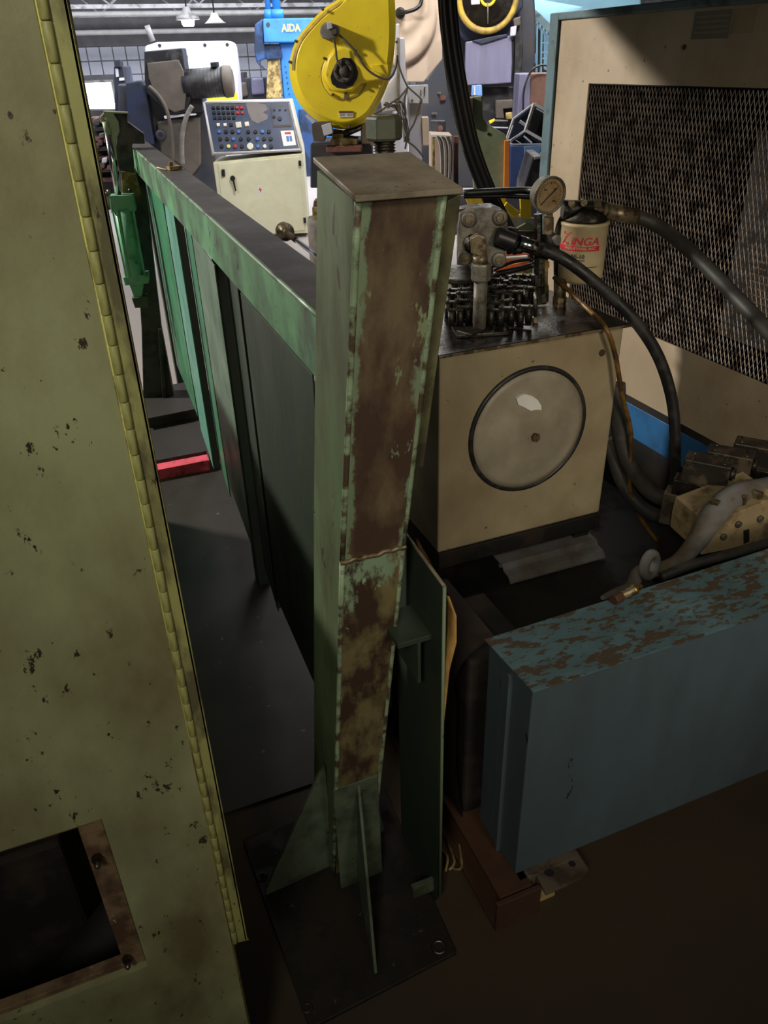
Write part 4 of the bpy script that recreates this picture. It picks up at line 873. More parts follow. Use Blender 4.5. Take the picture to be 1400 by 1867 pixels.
hquad([zc(*p) for p in ((1098, 542), (1190, 542), (1208, 648), (1115, 650))], .008, .006, M['guardbrown'], 'dial_plate')
hquad([zc(*p) for p in ((1103, 548), (1186, 548), (1202, 640), (1120, 642))], .014, .003, M['face'], 'dial_inset')
hquad([zc(*p) for p in ((1152, 670), (1218, 667), (1232, 742), (1168, 748))], .008, .004, M['paper'], 'instruction_card')
hquad([zc(*p) for p in ((1172, 677), (1204, 675), (1206, 687), (1174, 688))], .0125, .001, M['btnred'], 'card_print')
for a_ in ((1180, 696, 1194, 725), (1197, 695, 1209, 724)): hquad([zc(a_[0], a_[1]), zc(a_[2], a_[1]), zc(a_[2]+4, a_[3]), zc(a_[0]+4, a_[3])], .0125, .001, M['btnblue'], 'card_print')
protos = {}
def button(zx, zy, m_, r=3.2, nm='push_button', sq=False):
    p = hp(*zc(zx, zy), .007)
    key = (m_, r, sq)
    if key not in protos:
        o = MB().lathe(p, hn, [(r*s, 0), (r*s, .014), (r*s*.8, .02)], 4 if sq else 12, not sq).build(nm, M[m_], hd); protos[key] = (o, p)
    else:
        src, p0 = protos[key]; o = src.copy(); sc.collection.objects.link(o); o.parent = hd; o.location = p-p0
for r_ in range(3):
    for i in range(7 if r_ < 2 else 5):
        button(810+i*24+r_*4, 553+r_*26, 'btnred' if i > 4 and r_ < 2 else 'btnblack', 3.6, 'indicator', True)
for zx, m_ in ((835, 'btnwhite'), (870, 'btnwhite'), (900, 'btnblack')): button(zx, 640, m_, 4, 'selector', True)
button(938, 641, 'btnwhite', 7, 'selector', True); button(980, 637, 'btnwhite', 5.5, 'selector', True)
for r_, (y, xs) in enumerate(((675, (840, 875, 908, 940, 988, 1025, 1060, 1093)), (712, (845, 880, 912, 950, 990, 1035, 1068, 1102)), (750, (852, 888, 922, 955, 1038, 1072, 1105)))):
    for i, x in enumerate(xs): button(x, y, 'btnyel' if (r_, i) == (2, 1) else 'btnwhite' if (r_, i) in ((2, 5),) else 'btnred' if (r_, i) == (2, 2) else 'btnblack' if (i+r_) % 3 else 'btnblue', 3.4)
button(997, 750, 'btnwhite', 6, 'rotary_switch'); button(1148, 610, 'btnblack', 4, 'rotary_switch'); button(1120, 600, 'btnblack', 3, 'rotary_switch')
for zx in (1120, 1148, 1178): button(zx, 565, 'btnblack', 2.2, 'rotary_switch')
def dq(pts, o, th, m_, nm, bev=0): return MB().slab(P, [zc(*p) for p in pts], th, o+th).build(nm, m_, t, bev)
dq([(850, 866), (866, 866), (868, 900), (852, 902)], .01, .02, M['btnblack'], 'latch')
dq([(1243, 820), (1256, 820), (1258, 846), (1245, 848)], .01, .02, M['btnblack'], 'hinge'); dq([(1268, 1112), (1281, 1112), (1283, 1138), (1270, 1140)], .01, .02, M['btnblack'], 'hinge')
p = P.pt(*zc(908, 910), .01); MB().lathe(p, P.n, [(4.6*s, 0), (4.2*s, .03)], 16).build('door_handle', M['btnblack'], t)
dq([(905, 915), (914, 915), (926, 975), (920, 978)], .03, .02, M['btnblack'], 'handle_lever')
dq([(1035, 948), (1056, 943), (1062, 990), (1040, 994)], .01, .003, M['paper'], 'warning_label')
dq([(1050, 950), (1040, 972), (1047, 970), (1050, 986), (1056, 964), (1048, 966)], .013, .002, M['redink'], 'lightning_mark')

# ================================================================== DARK BLOWER MACHINE behind the console
P = Plane(300, 200, 11.3, -18); s = mpp(P.p); pb = P.pt(300, 330)
t = thing('blower_machine', 'dark machine with a dusty belt guard and black motor, left of the console', 'machine', (pb.x, pb.y, 0))
def S(pts, th, off, m_, nm, bev=.01, lab=None): return MB().slab(P, [zc(*p) for p in pts], th, off).build(nm, M[m_], t, bev, label=lab)
zf = lambda zx: P.pt(*zc(zx, 1300)).z
S([(320, 430), (700, 430), (720, 560), (800, 560), (830, 900), (840, 1080), (330, 1080)], 1.2, -.1, 'darkmach', 'machine_base', .02)
S([(455, 262), (648, 245), (668, 380), (690, 500), (668, 570), (600, 582), (560, 560), (520, 520), (475, 480), (458, 420)], .35, .15, 'motor', 'belt_guard', .01)
S([(470, 322), (630, 305), (655, 360), (672, 450), (660, 560), (610, 575), (560, 545), (505, 470), (480, 400)], .05, .19, 'guardbrown', 'guard_face', .01)
S([(360, 420), (430, 410), (470, 480), (490, 620), (510, 740), (400, 740), (370, 560)], .5, .05, 'navy', 'side_drum', .02)
a, b = P.pt(*zc(660, 432), .05), P.pt(*zc(862, 418), .05)
MB().cyl(a, b, 24*s, n=28).build('motor_body', M['motor'], t)
e = P.pt(*zc(912, 415), .05); MB().lathe(b, e-b, [(25*s, 0), (26*s, .02), (25*s, .10), (18*s, (e-b).length)], 28).build('motor_end_cap', M['guardbrown'], t)
for k in range(9):
    d = (b-a).normalized(); p = a+d*(.1+(b-a).length*.8*k/9); MB().torus(p, d, 24*s, .003, 28, 5).build('cooling_rib', M['motor'], t)
S([(792, 318), (828, 315), (830, 342), (796, 346)], .2, .15, 'motor', 'terminal_box')
S([(672, 492), (752, 488), (755, 570), (690, 580)], .3, .0, 'motor', 'motor_foot')
for zx, zy, r in ((545, 688, 26), (545, 688, 12)): p = P.pt(*zc(zx, zy), .02); MB().lathe(p, P.n, [(r/2.8*s, 0), (r/2.8*s, .06), (r/4*s, .08)], 24).build('pulley', M['darkmach'], t)
MB().tube([P.pt(*zc(*q), .35) for q in ((480, 440), (530, 490), (570, 560), (592, 660), (602, 760), (600, 840))], 3.2*s, 8, 6).build('conduit', M['guardbrown'], t)
MB().tube([P.pt(*zc(*q), .35) for q in ((700, 540), (670, 600), (652, 680), (648, 760), (652, 840))], 4*s, 8, 6).build('conduit', M['sleeve'], t)
S([(555, 592), (640, 582), (720, 580), (720, 588), (640, 596), (560, 608)], .05, .1, 'wire', 'steel_rail')
S([(520, 620), (740, 600), (745, 840), (700, 900), (620, 830), (540, 780)], .3, -.02, 'guardbrown', 'lower_casting', .02)
P2 = Plane(220, 150, 11.8, -18)
m = MB().slab(P2, [zc(*p) for p in ((300, 340), (345, 338), (360, 420), (372, 560), (380, 700), (310, 700))], .5)
m.slab(P2, [zc(*p) for p in ((300, 305), (330, 303), (334, 345), (304, 345))], .2, .05).build('left_column', M['navy'], t, .01)
MB().slab(P2, [zc(*p) for p in ((328, 398), (352, 396), (353, 410), (329, 412))], .02, .02).build('mark_plate', M['paper'], t)
a = P2.pt(*zc(320, 395)); MB().slab(P2, [zc(*p) for p in ((308, 350), (322, 348), (326, 392), (312, 394))], .02, .02).build('gauge_glass', M['white'], t)
# white machine behind
P = Plane(350, 120, 13.2, -18); pb = P.pt(350, 200)
t = thing('white_press_housing', 'pale lavender white machine housing with rounded corners behind the black motor', 'machine', (pb.x, pb.y, 0))
S([(458, 235), (520, 214), (880, 208), (898, 218), (906, 240), (925, 380), (935, 508), (935, 1000), (470, 1000)], .8, 0, 'white', 'housing', .03)
S([(652, 284), (677, 284), (678, 320), (655, 321)], .02, .02, 'btnblack', 'letter_plate', 0); 
s3 = mpp(P.p); text(t, 'H', P.pt(*zc(666, 302), .025), P.r, up, 8.5*s3, M['paper'], 'letter', .004)
S([(778, 490), (930, 474), (935, 508), (780, 515)], .02, .03, 'yellow', 'yellow_band', 0)
for q in ((535, 232), (766, 230), (880, 228)): p = P.pt(*zc(*q), 0); MB().lathe(p, P.n, [(2.8*s3, 0), (2.8*s3, .01)], 14).build('bolt_hole', M['btnblack'], t)
p = P.pt(*zc(480, 175)); MB().cyl(P.pt(*zc(470, 130)), P.pt(*zc(500, 210)), .04, n=8).build('brace', M['truss'], t)
# blurred clutter left: shelving
P = Plane(195, 300, 12.5, -10); pb = P.pt(195, 330)
t = thing('parts_rack', 'dark rack of red and brown scrap parts seen left of the stand arm', 'rack', (pb.x, pb.y, 0))
S([(140, 560), (310, 560), (340, 1000), (170, 1000)], .3, -.3, 'darkmach', 'rack_back')
for k, (y, m_) in enumerate(((600, 'redbrown'), (650, 'darkmach'), (700, 'redbrown'), (750, 'guardbrown'), (800, 'redbrown'), (860, 'guardbrown'), (910, 'redbrown'))): S([(180+k*3, y), (340, y-6), (345, y+16), (184+k*3, y+22)], .3, 0, m_, 'shelf')
for k in range(14): zx = 190+random.random()*120; zy = 585+random.random()*280; S([(zx, zy), (zx+26, zy-5), (zx+24, zy+22), (zx-2, zy+24)], .12, .1, random.choice(['guardbrown', 'white', 'darkmach', 'redbrown']), 'scrap_part')
# machinery between white machine and press
P = Plane(440, 150, 15, -18); pb = P.pt(440, 190)
t = thing('lathe_machine', 'distant grey blue lathe between the white housing and blue press', 'machine', (pb.x, pb.y, 0))
S([(920, 370), (965, 368), (968, 400), (1075, 395), (1085, 500), (1085, 900), (930, 900)], .6, 0, 'darkmach', 'lathe_bed')
S([(1000, 400), (1060, 398), (1068, 480), (1005, 485)], .2, .15, 'lav', 'head_stock', .03); S([(930, 425), (975, 420), (990, 490), (935, 500)], .15, .12, 'guardbrown', 'gearbox', .03)

# ================================================================== BLUE PRESS
P = Plane(520, 70, 14, -14); s = mpp(P.p); pb = P.pt(520, 250)
t = thing('blue_press', 'tall bright blue press with yellow letters on its head, upper middle', 'press', (pb.x, pb.y, 0))
S([(1062, 95), (1480, 88), (1480, 215), (1068, 218)], .5, .25, 'aida', 'press_head', .02)
S([(1020, 125), (1062, 95), (1068, 218), (1075, 300), (1030, 320), (1018, 260)], .3, .2, 'blued', 'head_side', .02)
S([(1145, 215), (1420, 215), (1440, 900), (1290, 900), (1230, 700), (1170, 500)], .5, 0, 'aida', 'press_column', .02)
S([(1060, 225), (1150, 225), (1165, 300), (1085, 305), (1040, 290)], .3, .1, 'blued', 'slide_block', .02)
S([(1245, 560), (1340, 560), (1345, 905), (1275, 905)], .5, .1, 'blued', 'press_leg', .01)
S([(1085, 305), (1145, 300), (1158, 500), (1080, 505)], .3, .0, 'sand', 'die_stack', .01, 'tan brown die stack under the head')
S([(1025, 310), (1065, 340), (1078, 358), (1050, 345)], .1, .15, 'navy', 'guard_flap', 0)
for x0, x1, w_ in ((1082, 1104, 15), (1122, 1150, 22)):
    a = P.pt(*zc((x0+x1)/2, 95), .05); MB().cyl(a, V((a.x, a.y, a.z+1.6)), w_/2.8/1*s*.9, n=20).build('tie_column', M['aida'], t)
    MB().cyl(a, a+V((0, 0, .12)), w_/2.8*s*1.5, n=20).build('column_collar', M['aida'], t)
p = P.pt(*zc(1088, 126), .25); MB().lathe(p, P.n, [(3.6*s, 0), (3.6*s, .01)], 16).build('lifting_hole', M['btnblack'], t)
text(t, 'AIDA', P.pt(*zc(1205, 142), .27), P.r*1+V((0, 0, -.0)), up, 11.5*s, M['yellowtxt'], 'letter', .005, None, 0, 34*s)
for k in range(6): p = P.pt(*zc(1176+k*4, 340+k*28), .02); MB().lathe(p, P.n, [(1.3*s, 0), (1.3*s, .01)], 10).build('bolt_hole', M['btnblack'], t)

ground(t, P, 505, 545, 300, .5, M['blued'])
# ================================================================== CREAM PRESS WITH YELLOW FLYWHEEL GUARD
zg = lambda x, y: (500+x/3.5, y/3.5)
P = Plane(760, 80, 7.3, -22); s = mpp(P.p); pb = P.pt(760, 330)
t = thing('cream_press', 'large cream press body behind the yellow guard, with a round cover', 'press', (pb.x, pb.y, 0))
def G(pts, th, off, m_, nm, bev=.006, lab=None): return MB().slab(P, [zg(*p) for p in pts], th, off).build(nm, M[m_], t, bev, label=lab)
G([(740, -260), (1075, -260), (1072, 380), (955, 525), (845, 525), (835, 240), (760, 0)], .9, 0, 'pink', 'press_body', .01)
G([(1075, -260), (1175, -260), (1170, 0), (1132, 80), (1072, 100)], .9, -.02, 'pink', 'side_wing', .01)
G([(760, 520), (850, 520), (850, 1200), (760, 1200)], .8, -.05, 'white', 'press_foot', .01)
p = P.pt(*zg(760, 110), .0); MB().lathe(p, P.n, [(78*s, 0), (78*s, .03), (72*s, .05), (56*s, .05), (54*s, .035), (0, .04)], 48, cap=False).build('round_cover', M['pink'], t)
p = P.pt(*zg(803, 85), .06); MB().lathe(p, P.n, [(9*s, 0), (9*s, .03), (6*s, .045)], 20).build('cable_gland', M['blackcab'], t)
MB().tube([p+P.n*.05, P.pt(*zg(850, 75), .16), P.pt(*zg(905, 55), .14), P.pt(*zg(935, 20), .12), P.pt(*zg(945, -60), .1)], 3.2*s, 10, 6).build('cable', M['blackcab'], t)
# yellow guard
P = Plane(625, 130, 6.3, -22); s = mpp(P.p); pb = P.pt(625, 330)
t = thing('flywheel_guard', 'yellow teardrop flywheel guard with a dark hub opening, top centre', 'guard', (pb.x, pb.y, pb.z))
out = [(630, -260), (460, -60), (400, 0), (330, 45), (240, 130), (150, 240), (108, 340), (96, 450), (113, 560), (165, 670), (250, 755), (360, 812), (470, 825), (580, 780), (640, 710), (700, 600), (742, 480), (766, 330), (775, 150), (770, 0), (760, -260)]
oc = [zg(*p) for p in out]
def inset(L, k, c=(450, 420)): return [zg(c[0]+(x-c[0])*k, c[1]+(y-c[1])*k) for x, y in L]
sm = curve([V((x, y, 0)) for x, y in out], 3)
O2 = [(p.x, p.y) for p in sm]
def ringp(L, k, off): return [P.pt(*q, off) for q in inset(L, k)]
m = MB(); m.loft([ringp(O2, 1.0, -.30), ringp(O2, 1.0, -.02), ringp(O2, .985, .0), ringp(O2, .93, .005), ringp(O2, .905, .035), ringp(O2, .87, .05)], True, True)
m.build('guard_shell', M['yellow'], t)
band = [p for p in O2 if p[0] < 470 and -60 < p[1] < 480]
m = MB()
bi = inset(band, .955); bo = inset(band, .905)
m.loft([[P.pt(*a, .03), P.pt(*b, .045)] for a, b in zip(bi, bo)], False, True, False).build('worn_band', M['yellowworn'], t, label='brown worn band along the left rim')
hc = P.pt(627, 133, .05)
vol = []
for k in range(40):
    a = 2*math.pi*k/40; r = 150+(8 if math.cos(a) < 0 else 0); vol.append((450+r*math.cos(a)*.97, 475+r*math.sin(a)*1.06))
MB().loft([[P.pt(*zg(450+(x-450)*k, 475+(y-475)*k), o) for x, y in vol] for k, o in ((1.0, .045), (.99, .055), (.9, .06))], True).build('hub_disc', M['yellow'], t)
MB().tube([P.pt(*zg(*q), .055) for q in vol+[vol[0]]], .8*s, 6, 1).build('disc_seam', M['yellowworn'], t)
vl = [(300, 475), (330, 360), (380, 290), (440, 270), (500, 300), (560, 390), (620, 440), (720, 470), (720, 510), (640, 520), (560, 540), (500, 590), (430, 600), (350, 580)]
MB().loft([[P.pt(*zg(450+(x-450)*k, 475+(y-475)*k), o) for x, y in vl] for k, o in ((.97, .055), (.9, .085), (.8, .095))], True).build('volute', M['yellow'], t)
hole = [(400, 390), (440, 368), (490, 372), (515, 405), (535, 460), (530, 500), (500, 545), (450, 565), (400, 560), (368, 535), (358, 490), (372, 450)]
MB().prism([P.pt(*zg(*q), .097) for q in hole], P.n*.004, ).build('hub_opening', M['btnblack'], t)
p = P.pt(*zg(442, 455), .10); MB().lathe(p, P.n, [(18*s, 0), (18*s, .03), (15*s, .035), (12*s, .035), (11*s, .02), (8*s, .02), (7*s, .06), (4*s, .07), (3*s, .09)], 28).build('hub', M['guardbrown'], t)
for k in range(8): a = k*math.pi/4; q = p+(P.r*math.cos(a)+up*math.sin(a))*14.5*s+P.n*.035; MB().lathe(q, P.n, [(1.3*s, 0), (1.3*s, .006)], 8).build('hub_bolt', M['btnblack'], t)
G([(622, 415), (725, 412), (728, 485), (625, 488)], .03, .075, 'yellow', 'name_plate', .002)
G([(300, 160), (330, 140), (370, 150), (410, 160), (415, 205), (395, 240), (355, 255), (305, 245), (288, 205)], .12, .17, 'sleeve', 'junction_block', .01)
G([(335, 145), (365, 140), (372, 180), (340, 190)], .05, .22, 'white', 'block_face', .004); G([(355, 190), (395, 185), (400, 215), (365, 225)], .05, .21, 'guardbrown', 'block_face', .004)
MB().tube([P.pt(*zg(*q), .16) for q in ((380, 250), (392, 310), (398, 370), (415, 410), (445, 450))], 1.9*s, 8, 6).build('thin_hose', M['guardbrown'], t)
MB().tube([P.pt(*zg(*q), .17) for q in ((410, 220), (460, 265), (520, 335), (570, 415), (620, 465), (690, 500), (740, 495), (775, 430), (785, 350))], 1.9*s, 8, 6).build('thin_hose', M['guardbrown'], t)
G([(412, 708), (502, 708), (503, 746), (414, 748)], .01, .062, 'paper', 'warning_label', 0); G([(412, 708), (502, 708), (502, 720), (412, 720)], .004, .066, 'redbrown', 'label_header', 0)
for i in range(3):
    G([(418, 726+i*6), (452, 726+i*6), (452, 728+i*6), (418, 728+i*6)], .002, .064, 'guardbrown', 'label_print', 0); G([(462, 726+i*6), (498, 726+i*6), (498, 728+i*6), (462, 728+i*6)], .002, .064, 'guardbrown', 'label_print', 0)
G([(448, 570), (468, 570), (462, 635), (444, 635)], .01, .07, 'sleeve', 'slot', 0)
for q in ((310, 60), (138, 262), (100, 395), (520, 325), (320, 372), (568, 553), (373, 603), (322, 742), (480, 806), (780, 268)):
    p = P.pt(*zg(*q), .06 if 200 < q[0] < 600 and q[1] < 700 else .0); MB().lathe(p, P.n, [(2.6*s, 0), (2.6*s, .03), (1.5*s, .035)], 6, False).build('rim_bolt', M['guardbrown'], t)
# underneath the guard: lugs and linkage on a pedestal
P = Plane(600, 250, 6.3, -22); pb = P.pt(600, 280)
t = thing('press_bolster', 'rusty brown pedestal with tan blocks and sensor heads below the yellow guard', 'pedestal', (pb.x, pb.y, 0))
G([(235, 790), (300, 780), (360, 780), (375, 855), (330, 870), (320, 905), (250, 900), (240, 850)], .12, .1, 'guardbrown', 'sensor_head', .008)
G([(300, 800), (362, 782), (375, 850), (318, 868)], .03, .14, 'white', 'sensor_cover', .004)
G([(195, 740), (210, 730), (262, 775), (245, 790)], .03, .1, 'white', 'guard_tab', 0)
G([(330, 835), (430, 850), (530, 820), (560, 800), (560, 830), (470, 870), (340, 870)], .3, -.0, 'darksteel', 'ring_foot', .01)
G([(360, 890), (430, 880), (530, 890), (530, 925), (360, 930)], .3, .04, 'sand', 'spacer_block', .008); G([(430, 855), (440, 855), (440, 885), (370, 885), (365, 858)], .2, .02, 'sand', 'spacer_block', .004)
G([(330, 935), (480, 925), (560, 930), (560, 970), (330, 975)], .4, .05, 'redbrown', 'bed_plate', .01)
G([(230, 920), (620, 905), (640, 1200), (230, 1200)], .6, -.1, 'darkmach', 'pedestal_body', .01)
G([(550, 800), (640, 740), (640, 930), (555, 930)], .3, -.1, 'pink', 'end_block', .01)
# white column with the eleven sign
P = Plane(740, 180, 6.9, -22); s = mpp(P.p); pb = P.pt(740, 300)
t = thing('white_column', 'white machine column with a number 11 sign and hanging wires, right of the yellow guard', 'column', (pb.x, pb.y, 0))
G([(775, 150), (800, 150), (800, 240), (833, 240), (838, 440), (848, 540), (835, 700), (690, 720), (680, 650), (720, 540), (770, 480)], .25, 0, 'white', 'column_body', .01)
G([(848, 545), (982, 541), (985, 662), (855, 660)], .06, .05, 'white', 'number_sign', .004)
text(t, '11', P.pt(*zg(947, 592), .055), P.r, up, 10*s, M['guardbrown'], 'number', .003)
for q in ((960, 560), (880, 640), (935, 632)): p = P.pt(*zg(*q), .05); MB().lathe(p, P.n, [(1.5*s, 0), (1.5*s, .02)], 8).build('screw', M['guardbrown'], t)
G([(860, 650), (940, 650), (945, 1200), (865, 1200)], .2, .0, 'white', 'lower_post', .01); G([(940, 750), (985, 748), (990, 930), (948, 930)], .15, .03, 'pink', 'side_box', .006)
G([(780, 240), (800, 240), (802, 650), (788, 660)], .02, .03, 'sleeve', 'flat_bar', 0)
for L in (((785, 350), (800, 430), (825, 500), (850, 550), (870, 570), (935, 630), (938, 660)), ((850, 560), (800, 620), (740, 660), (690, 700), (630, 730)), ((935, 640), (915, 720), (890, 790), (862, 840), (850, 900)), ((850, 570), (830, 640), (840, 720), (830, 800), (845, 870), (835, 950)), ((770, 640), (800, 700), (780, 740), (830, 760)), ((845, 900), (900, 940), (950, 1000))):
    MB().tube([P.pt(*zg(*q), .1) for q in L], 1.7*s, 8, 6).build('hanging_wire', M['guardbrown'], t)
for k in range(10):
    L = [(690+random.random()*40, 650+random.random()*40), (760+random.random()*60, 640+random.random()*60), (800+random.random()*50, 740+random.random()*60), (830+random.random()*30, 850+random.random()*60)]
    MB().tube([P.pt(*zg(*q), .07) for q in L], (.7+random.random())*s, 6, 6).build('hanging_wire', M[random.choice(['guardbrown', 'white', 'blackcab'])], t)
# scrap and cables standing between post and cable bundle
P = Plane(800, 290, 5.6, -22); s = mpp(P.p); pb = P.pt(800, 330)
t = thing('wire_crate', 'open cream crate with looped wires, between the post cap and black cables', 'crate', (pb.x, pb.y, 0))
G([(1000, 860), (1135, 865), (1140, 1500), (1000, 1500)], .3, -.1, 'pink', 'crate_panel', .004)
for x in (1010, 1060, 1105, 1145, 1160): G([(x, 870), (x+14, 870), (x+16, 1500), (x+2, 1500)], .04, .03, 'redbrown' if x > 1120 else 'sand', 'slat', .002)
ground(t, P, 787, 824, 425, .3, M['pink'], -.1)
for k in range(6): MB().tube([P.pt(*zg(1005+k*14, 870+k*4), .06), P.pt(*zg(1040+k*14, 880), .08), P.pt(*zg(1060+k*14, 960), .07), P.pt(*zg(1065+k*12, 1150), .06)], 1.5*s, 6, 6).build('looped_wire', M['guardbrown' if k % 2 else 'white'], t)

# ================================================================== RIGHT BACKGROUND MACHINES
zr = lambda x, y: (780+x/4.375, y/4.375)
def R(pts, th, off, m_, nm, bev=.006, lab=None): return MB().slab(P, [zr(*p) for p in pts], th, off).build(nm, M[m_], t, bev, label=lab)
P = Plane(890, 120, 9.5, -26); s = mpp(P.p); pb = P.pt(890, 300)
t = thing('dark_punch_press', 'dark punch press with a yellow-rimmed flywheel above a lavender panel', 'press', (pb.x, pb.y, 0))
R([(-100, 620), (0, 620), (100, 480), (180, -300), (840, -300), (860, 200), (850, 620), (740, 900), (700, 1500), (-60, 1500)], .8, -.6, 'darkmach', 'press_frame', .02)
R([(190, -100), (760, -100), (760, 60), (690, 140), (700, 330), (300, 330), (190, 240)], .6, -.2, 'navy', 'crown', .02)
c = P.pt(*zr(478, -20), .0)
MB().torus(c, P.n, 50*s, 5.5*s, 48, 8).build('flywheel_rim', M['yellowworn'], t, label='yellow rim of the flywheel')
MB().lathe(c, P.n, [(50*s, -.1), (50*s, -.02), (14*s, .0), (14*s, .06), (0, .06)], 40).build('flywheel', M['motor'], t)
MB().torus(c+P.n*.06, P.n, 12*s, 2.5*s, 24, 8).build('hub_ring', M['yellow'], t)
R([(340, -40), (412, -40), (416, 35), (345, 40)], .03, .1, 'white', 'tag_plate', .01)
R([(300, 335), (400, 318), (540, 300), (668, 282), (672, 480), (665, 660), (500, 672), (300, 680), (296, 500)], .1, .1, 'lav', 'front_panel', .01, 'lavender grey steel cover panel')
R([(350, 325), (540, 285), (630, 270), (640, 290), (430, 355)], .05, .13, 'navy', 'panel_lip', .01)
R([(690, 140), (745, 130), (760, 400), (720, 900), (680, 900), (695, 400)], .2, .05, 'motor', 'side_column', .01)
R([(660, 215), (710, 205), (700, 285), (655, 290)], .05, .18, 'white', 'bottle', .01); R([(680, 150), (735, 135), (740, 200), (690, 215)], .1, .15, 'guardbrown', 'bracket', .01)
R([(430, 690), (700, 690), (690, 1010), (440, 1000)], .3, -.1, 'motor', 'die_space', .01)
R([(540, 800), (680, 795), (680, 860), (600, 870), (610, 945), (545, 945)], .2, .1, 'guardbrown', 'die_block', .01); R([(620, 900), (680, 895), (682, 950), (625, 955)], .1, .12, 'sand', 'die_block', .01)
R([(350, 680), (430, 675), (435, 765), (345, 765)], .1, .1, 'binlight', 'air_unit', .01); R([(365, 690), (380, 690), (380, 760), (365, 760)], .05, .15, 'white', 'air_cup', .004)
R([(485, 965), (530, 945), (540, 960), (495, 990)], .03, .15, 'yellow', 'yellow_clip', .004); R([(530, 955), (640, 960), (640, 970), (530, 968)], .05, .15, 'sleeve', 'rail_bar', .002)
R([(495, 1010), (640, 1015), (640, 1025), (495, 1020)], .05, .15, 'white', 'rail_bar', .002)
R([(20, 960), (140, 960), (145, 1070), (30, 1070)], .1, -.1, 'motor', 'switch_box', .01); p = P.pt(*zr(100, 1022), -.08); MB().lathe(p, P.n, [(5*s, 0), (5*s, .04)], 16).build('switch_knob', M['redbrown'], t)
for q in ((120, 780, 8), (90, 740, 3), (180, 740, 3), (40, 905, 3), (60, 905, 3)): p = P.pt(*zr(q[0], q[1]), -.55); MB().box(p, (q[2]*s*1.2, .05, q[2]*s)).build('frame_button', M['redbrown' if q[2] > 5 else 'sleeve'], t)
MB().cyl(P.pt(*zr(478, 20), .1), P.pt(*zr(478, 190), .05), 1.2*s, n=8).build('hanging_chain', M['sleeve'], t)
# light blue press & stair frame
P = Plane(985, 60, 10.5, -26); s = mpp(P.p); pb = P.pt(985, 300)
t = thing('light_blue_press', 'pale blue press side with a diagonal brace and ladder, beside the cabinet corner', 'press', (pb.x, pb.y, 0))
R([(700, -300), (1700, -300), (1700, 300), (1100, 600), (960, 560), (960, 260), (800, 100), (700, 0)], .6, -.3, 'lightblue', 'side_wall', .02)
R([(640, -60), (720, -60), (980, 190), (985, 290)], .2, .0, 'panelblue', 'diagonal_brace', .01)
for k in range(9): 
    x = 735+k*26; y = 35+k*26; R([(x, y), (x+12, y+10), (x+10, y+34), (x-2, y+22)], .02, .03, 'lightblue', 'brace_rib', .002)
for x in (865, 900): R([(x, 180 if x < 890 else 240), (x+16, 190 if x < 890 else 250), (x+10, 580), (x-6, 580)], .08, .02, 'lightblue', 'ladder_rail', .004)
for y in (335, 410, 460, 510): R([(905, y), (985, y+4), (985, y+16), (905, y+12)], .05, .02, 'lightblue', 'ladder_rung', .003)
R([(808, 430), (860, 425), (858, 505), (808, 510)], .1, .1, 'binlight', 'control_box', .006)
R([(750, 280), (850, 270), (850, 540), (740, 560)], .3, .0, 'redbrown', 'rusty_panel', .01)
# brown cabinet
P = Plane(970, 170, 8.3, -24); s = mpp(P.p); pb = P.pt(970, 300)
t = thing('brown_cabinet', 'brown and grey steel cabinet standing behind the white wire frame', 'cabinet', (pb.x, pb.y, 0))
R([(820, 585), (1100, 580), (1100, 1300), (810, 1300)], .5, 0, 'brown', 'cabinet_body', .01); R([(730, 590), (820, 585), (810, 1300), (700, 1300), (712, 900)], .5, -.02, 'lav', 'cabinet_side', .01)
ground(t, P, 960, 1030, 290, .5, M['brown'])
MB().tube([P.pt(*zr(*q), .1) for q in ((760, 900), (762, 750), (785, 650), (830, 560), (900, 520), (960, 525))], 1.8*s, 8, 6).build('bent_conduit', M['motor'], t)
# green bracket plate
P = Plane(880, 260, 4.9, -24); s = mpp(P.p); pb = P.pt(880, 345)
t = thing('green_bracket_plate', 'pale green stained steel bracket with a sloped top edge, behind the gauge', 'bracket', (pb.x, pb.y, 0))
R([(300, 778), (432, 765), (440, 940), (470, 985), (625, 1080), (612, 1500), (590, 1900), (380, 1900), (350, 1200)], .05, 0, 'palegreen', 'plate', .006)
ground(t, P, 866, 915, 480, .05, M['palegreen'])
R([(300, 790), (362, 780), (358, 1000), (320, 1000)], .03, .03, 'brown', 'rust_patch_plate', .003)
p = P.pt(*zr(485, 1070), 0); MB().lathe(p, P.n, [(2.6*s, 0), (2.6*s, .004)], 14).build('bolt_hole', M['motor'], t)
# orange post
P = Plane(925, 300, 4.8, -24); q0, q1 = P.pt(*zr(632, 1120)), P.pt(*zr(630, 1500)); s = mpp(q0)
tag(MB().slab(P, [zr(*p) for p in ((612, 1122), (656, 1118), (652, 1700), (602, 1700))], .05).build('orange_post', M['orange'], None, .004), 'upright orange square post in front of the blue bin', 'post')
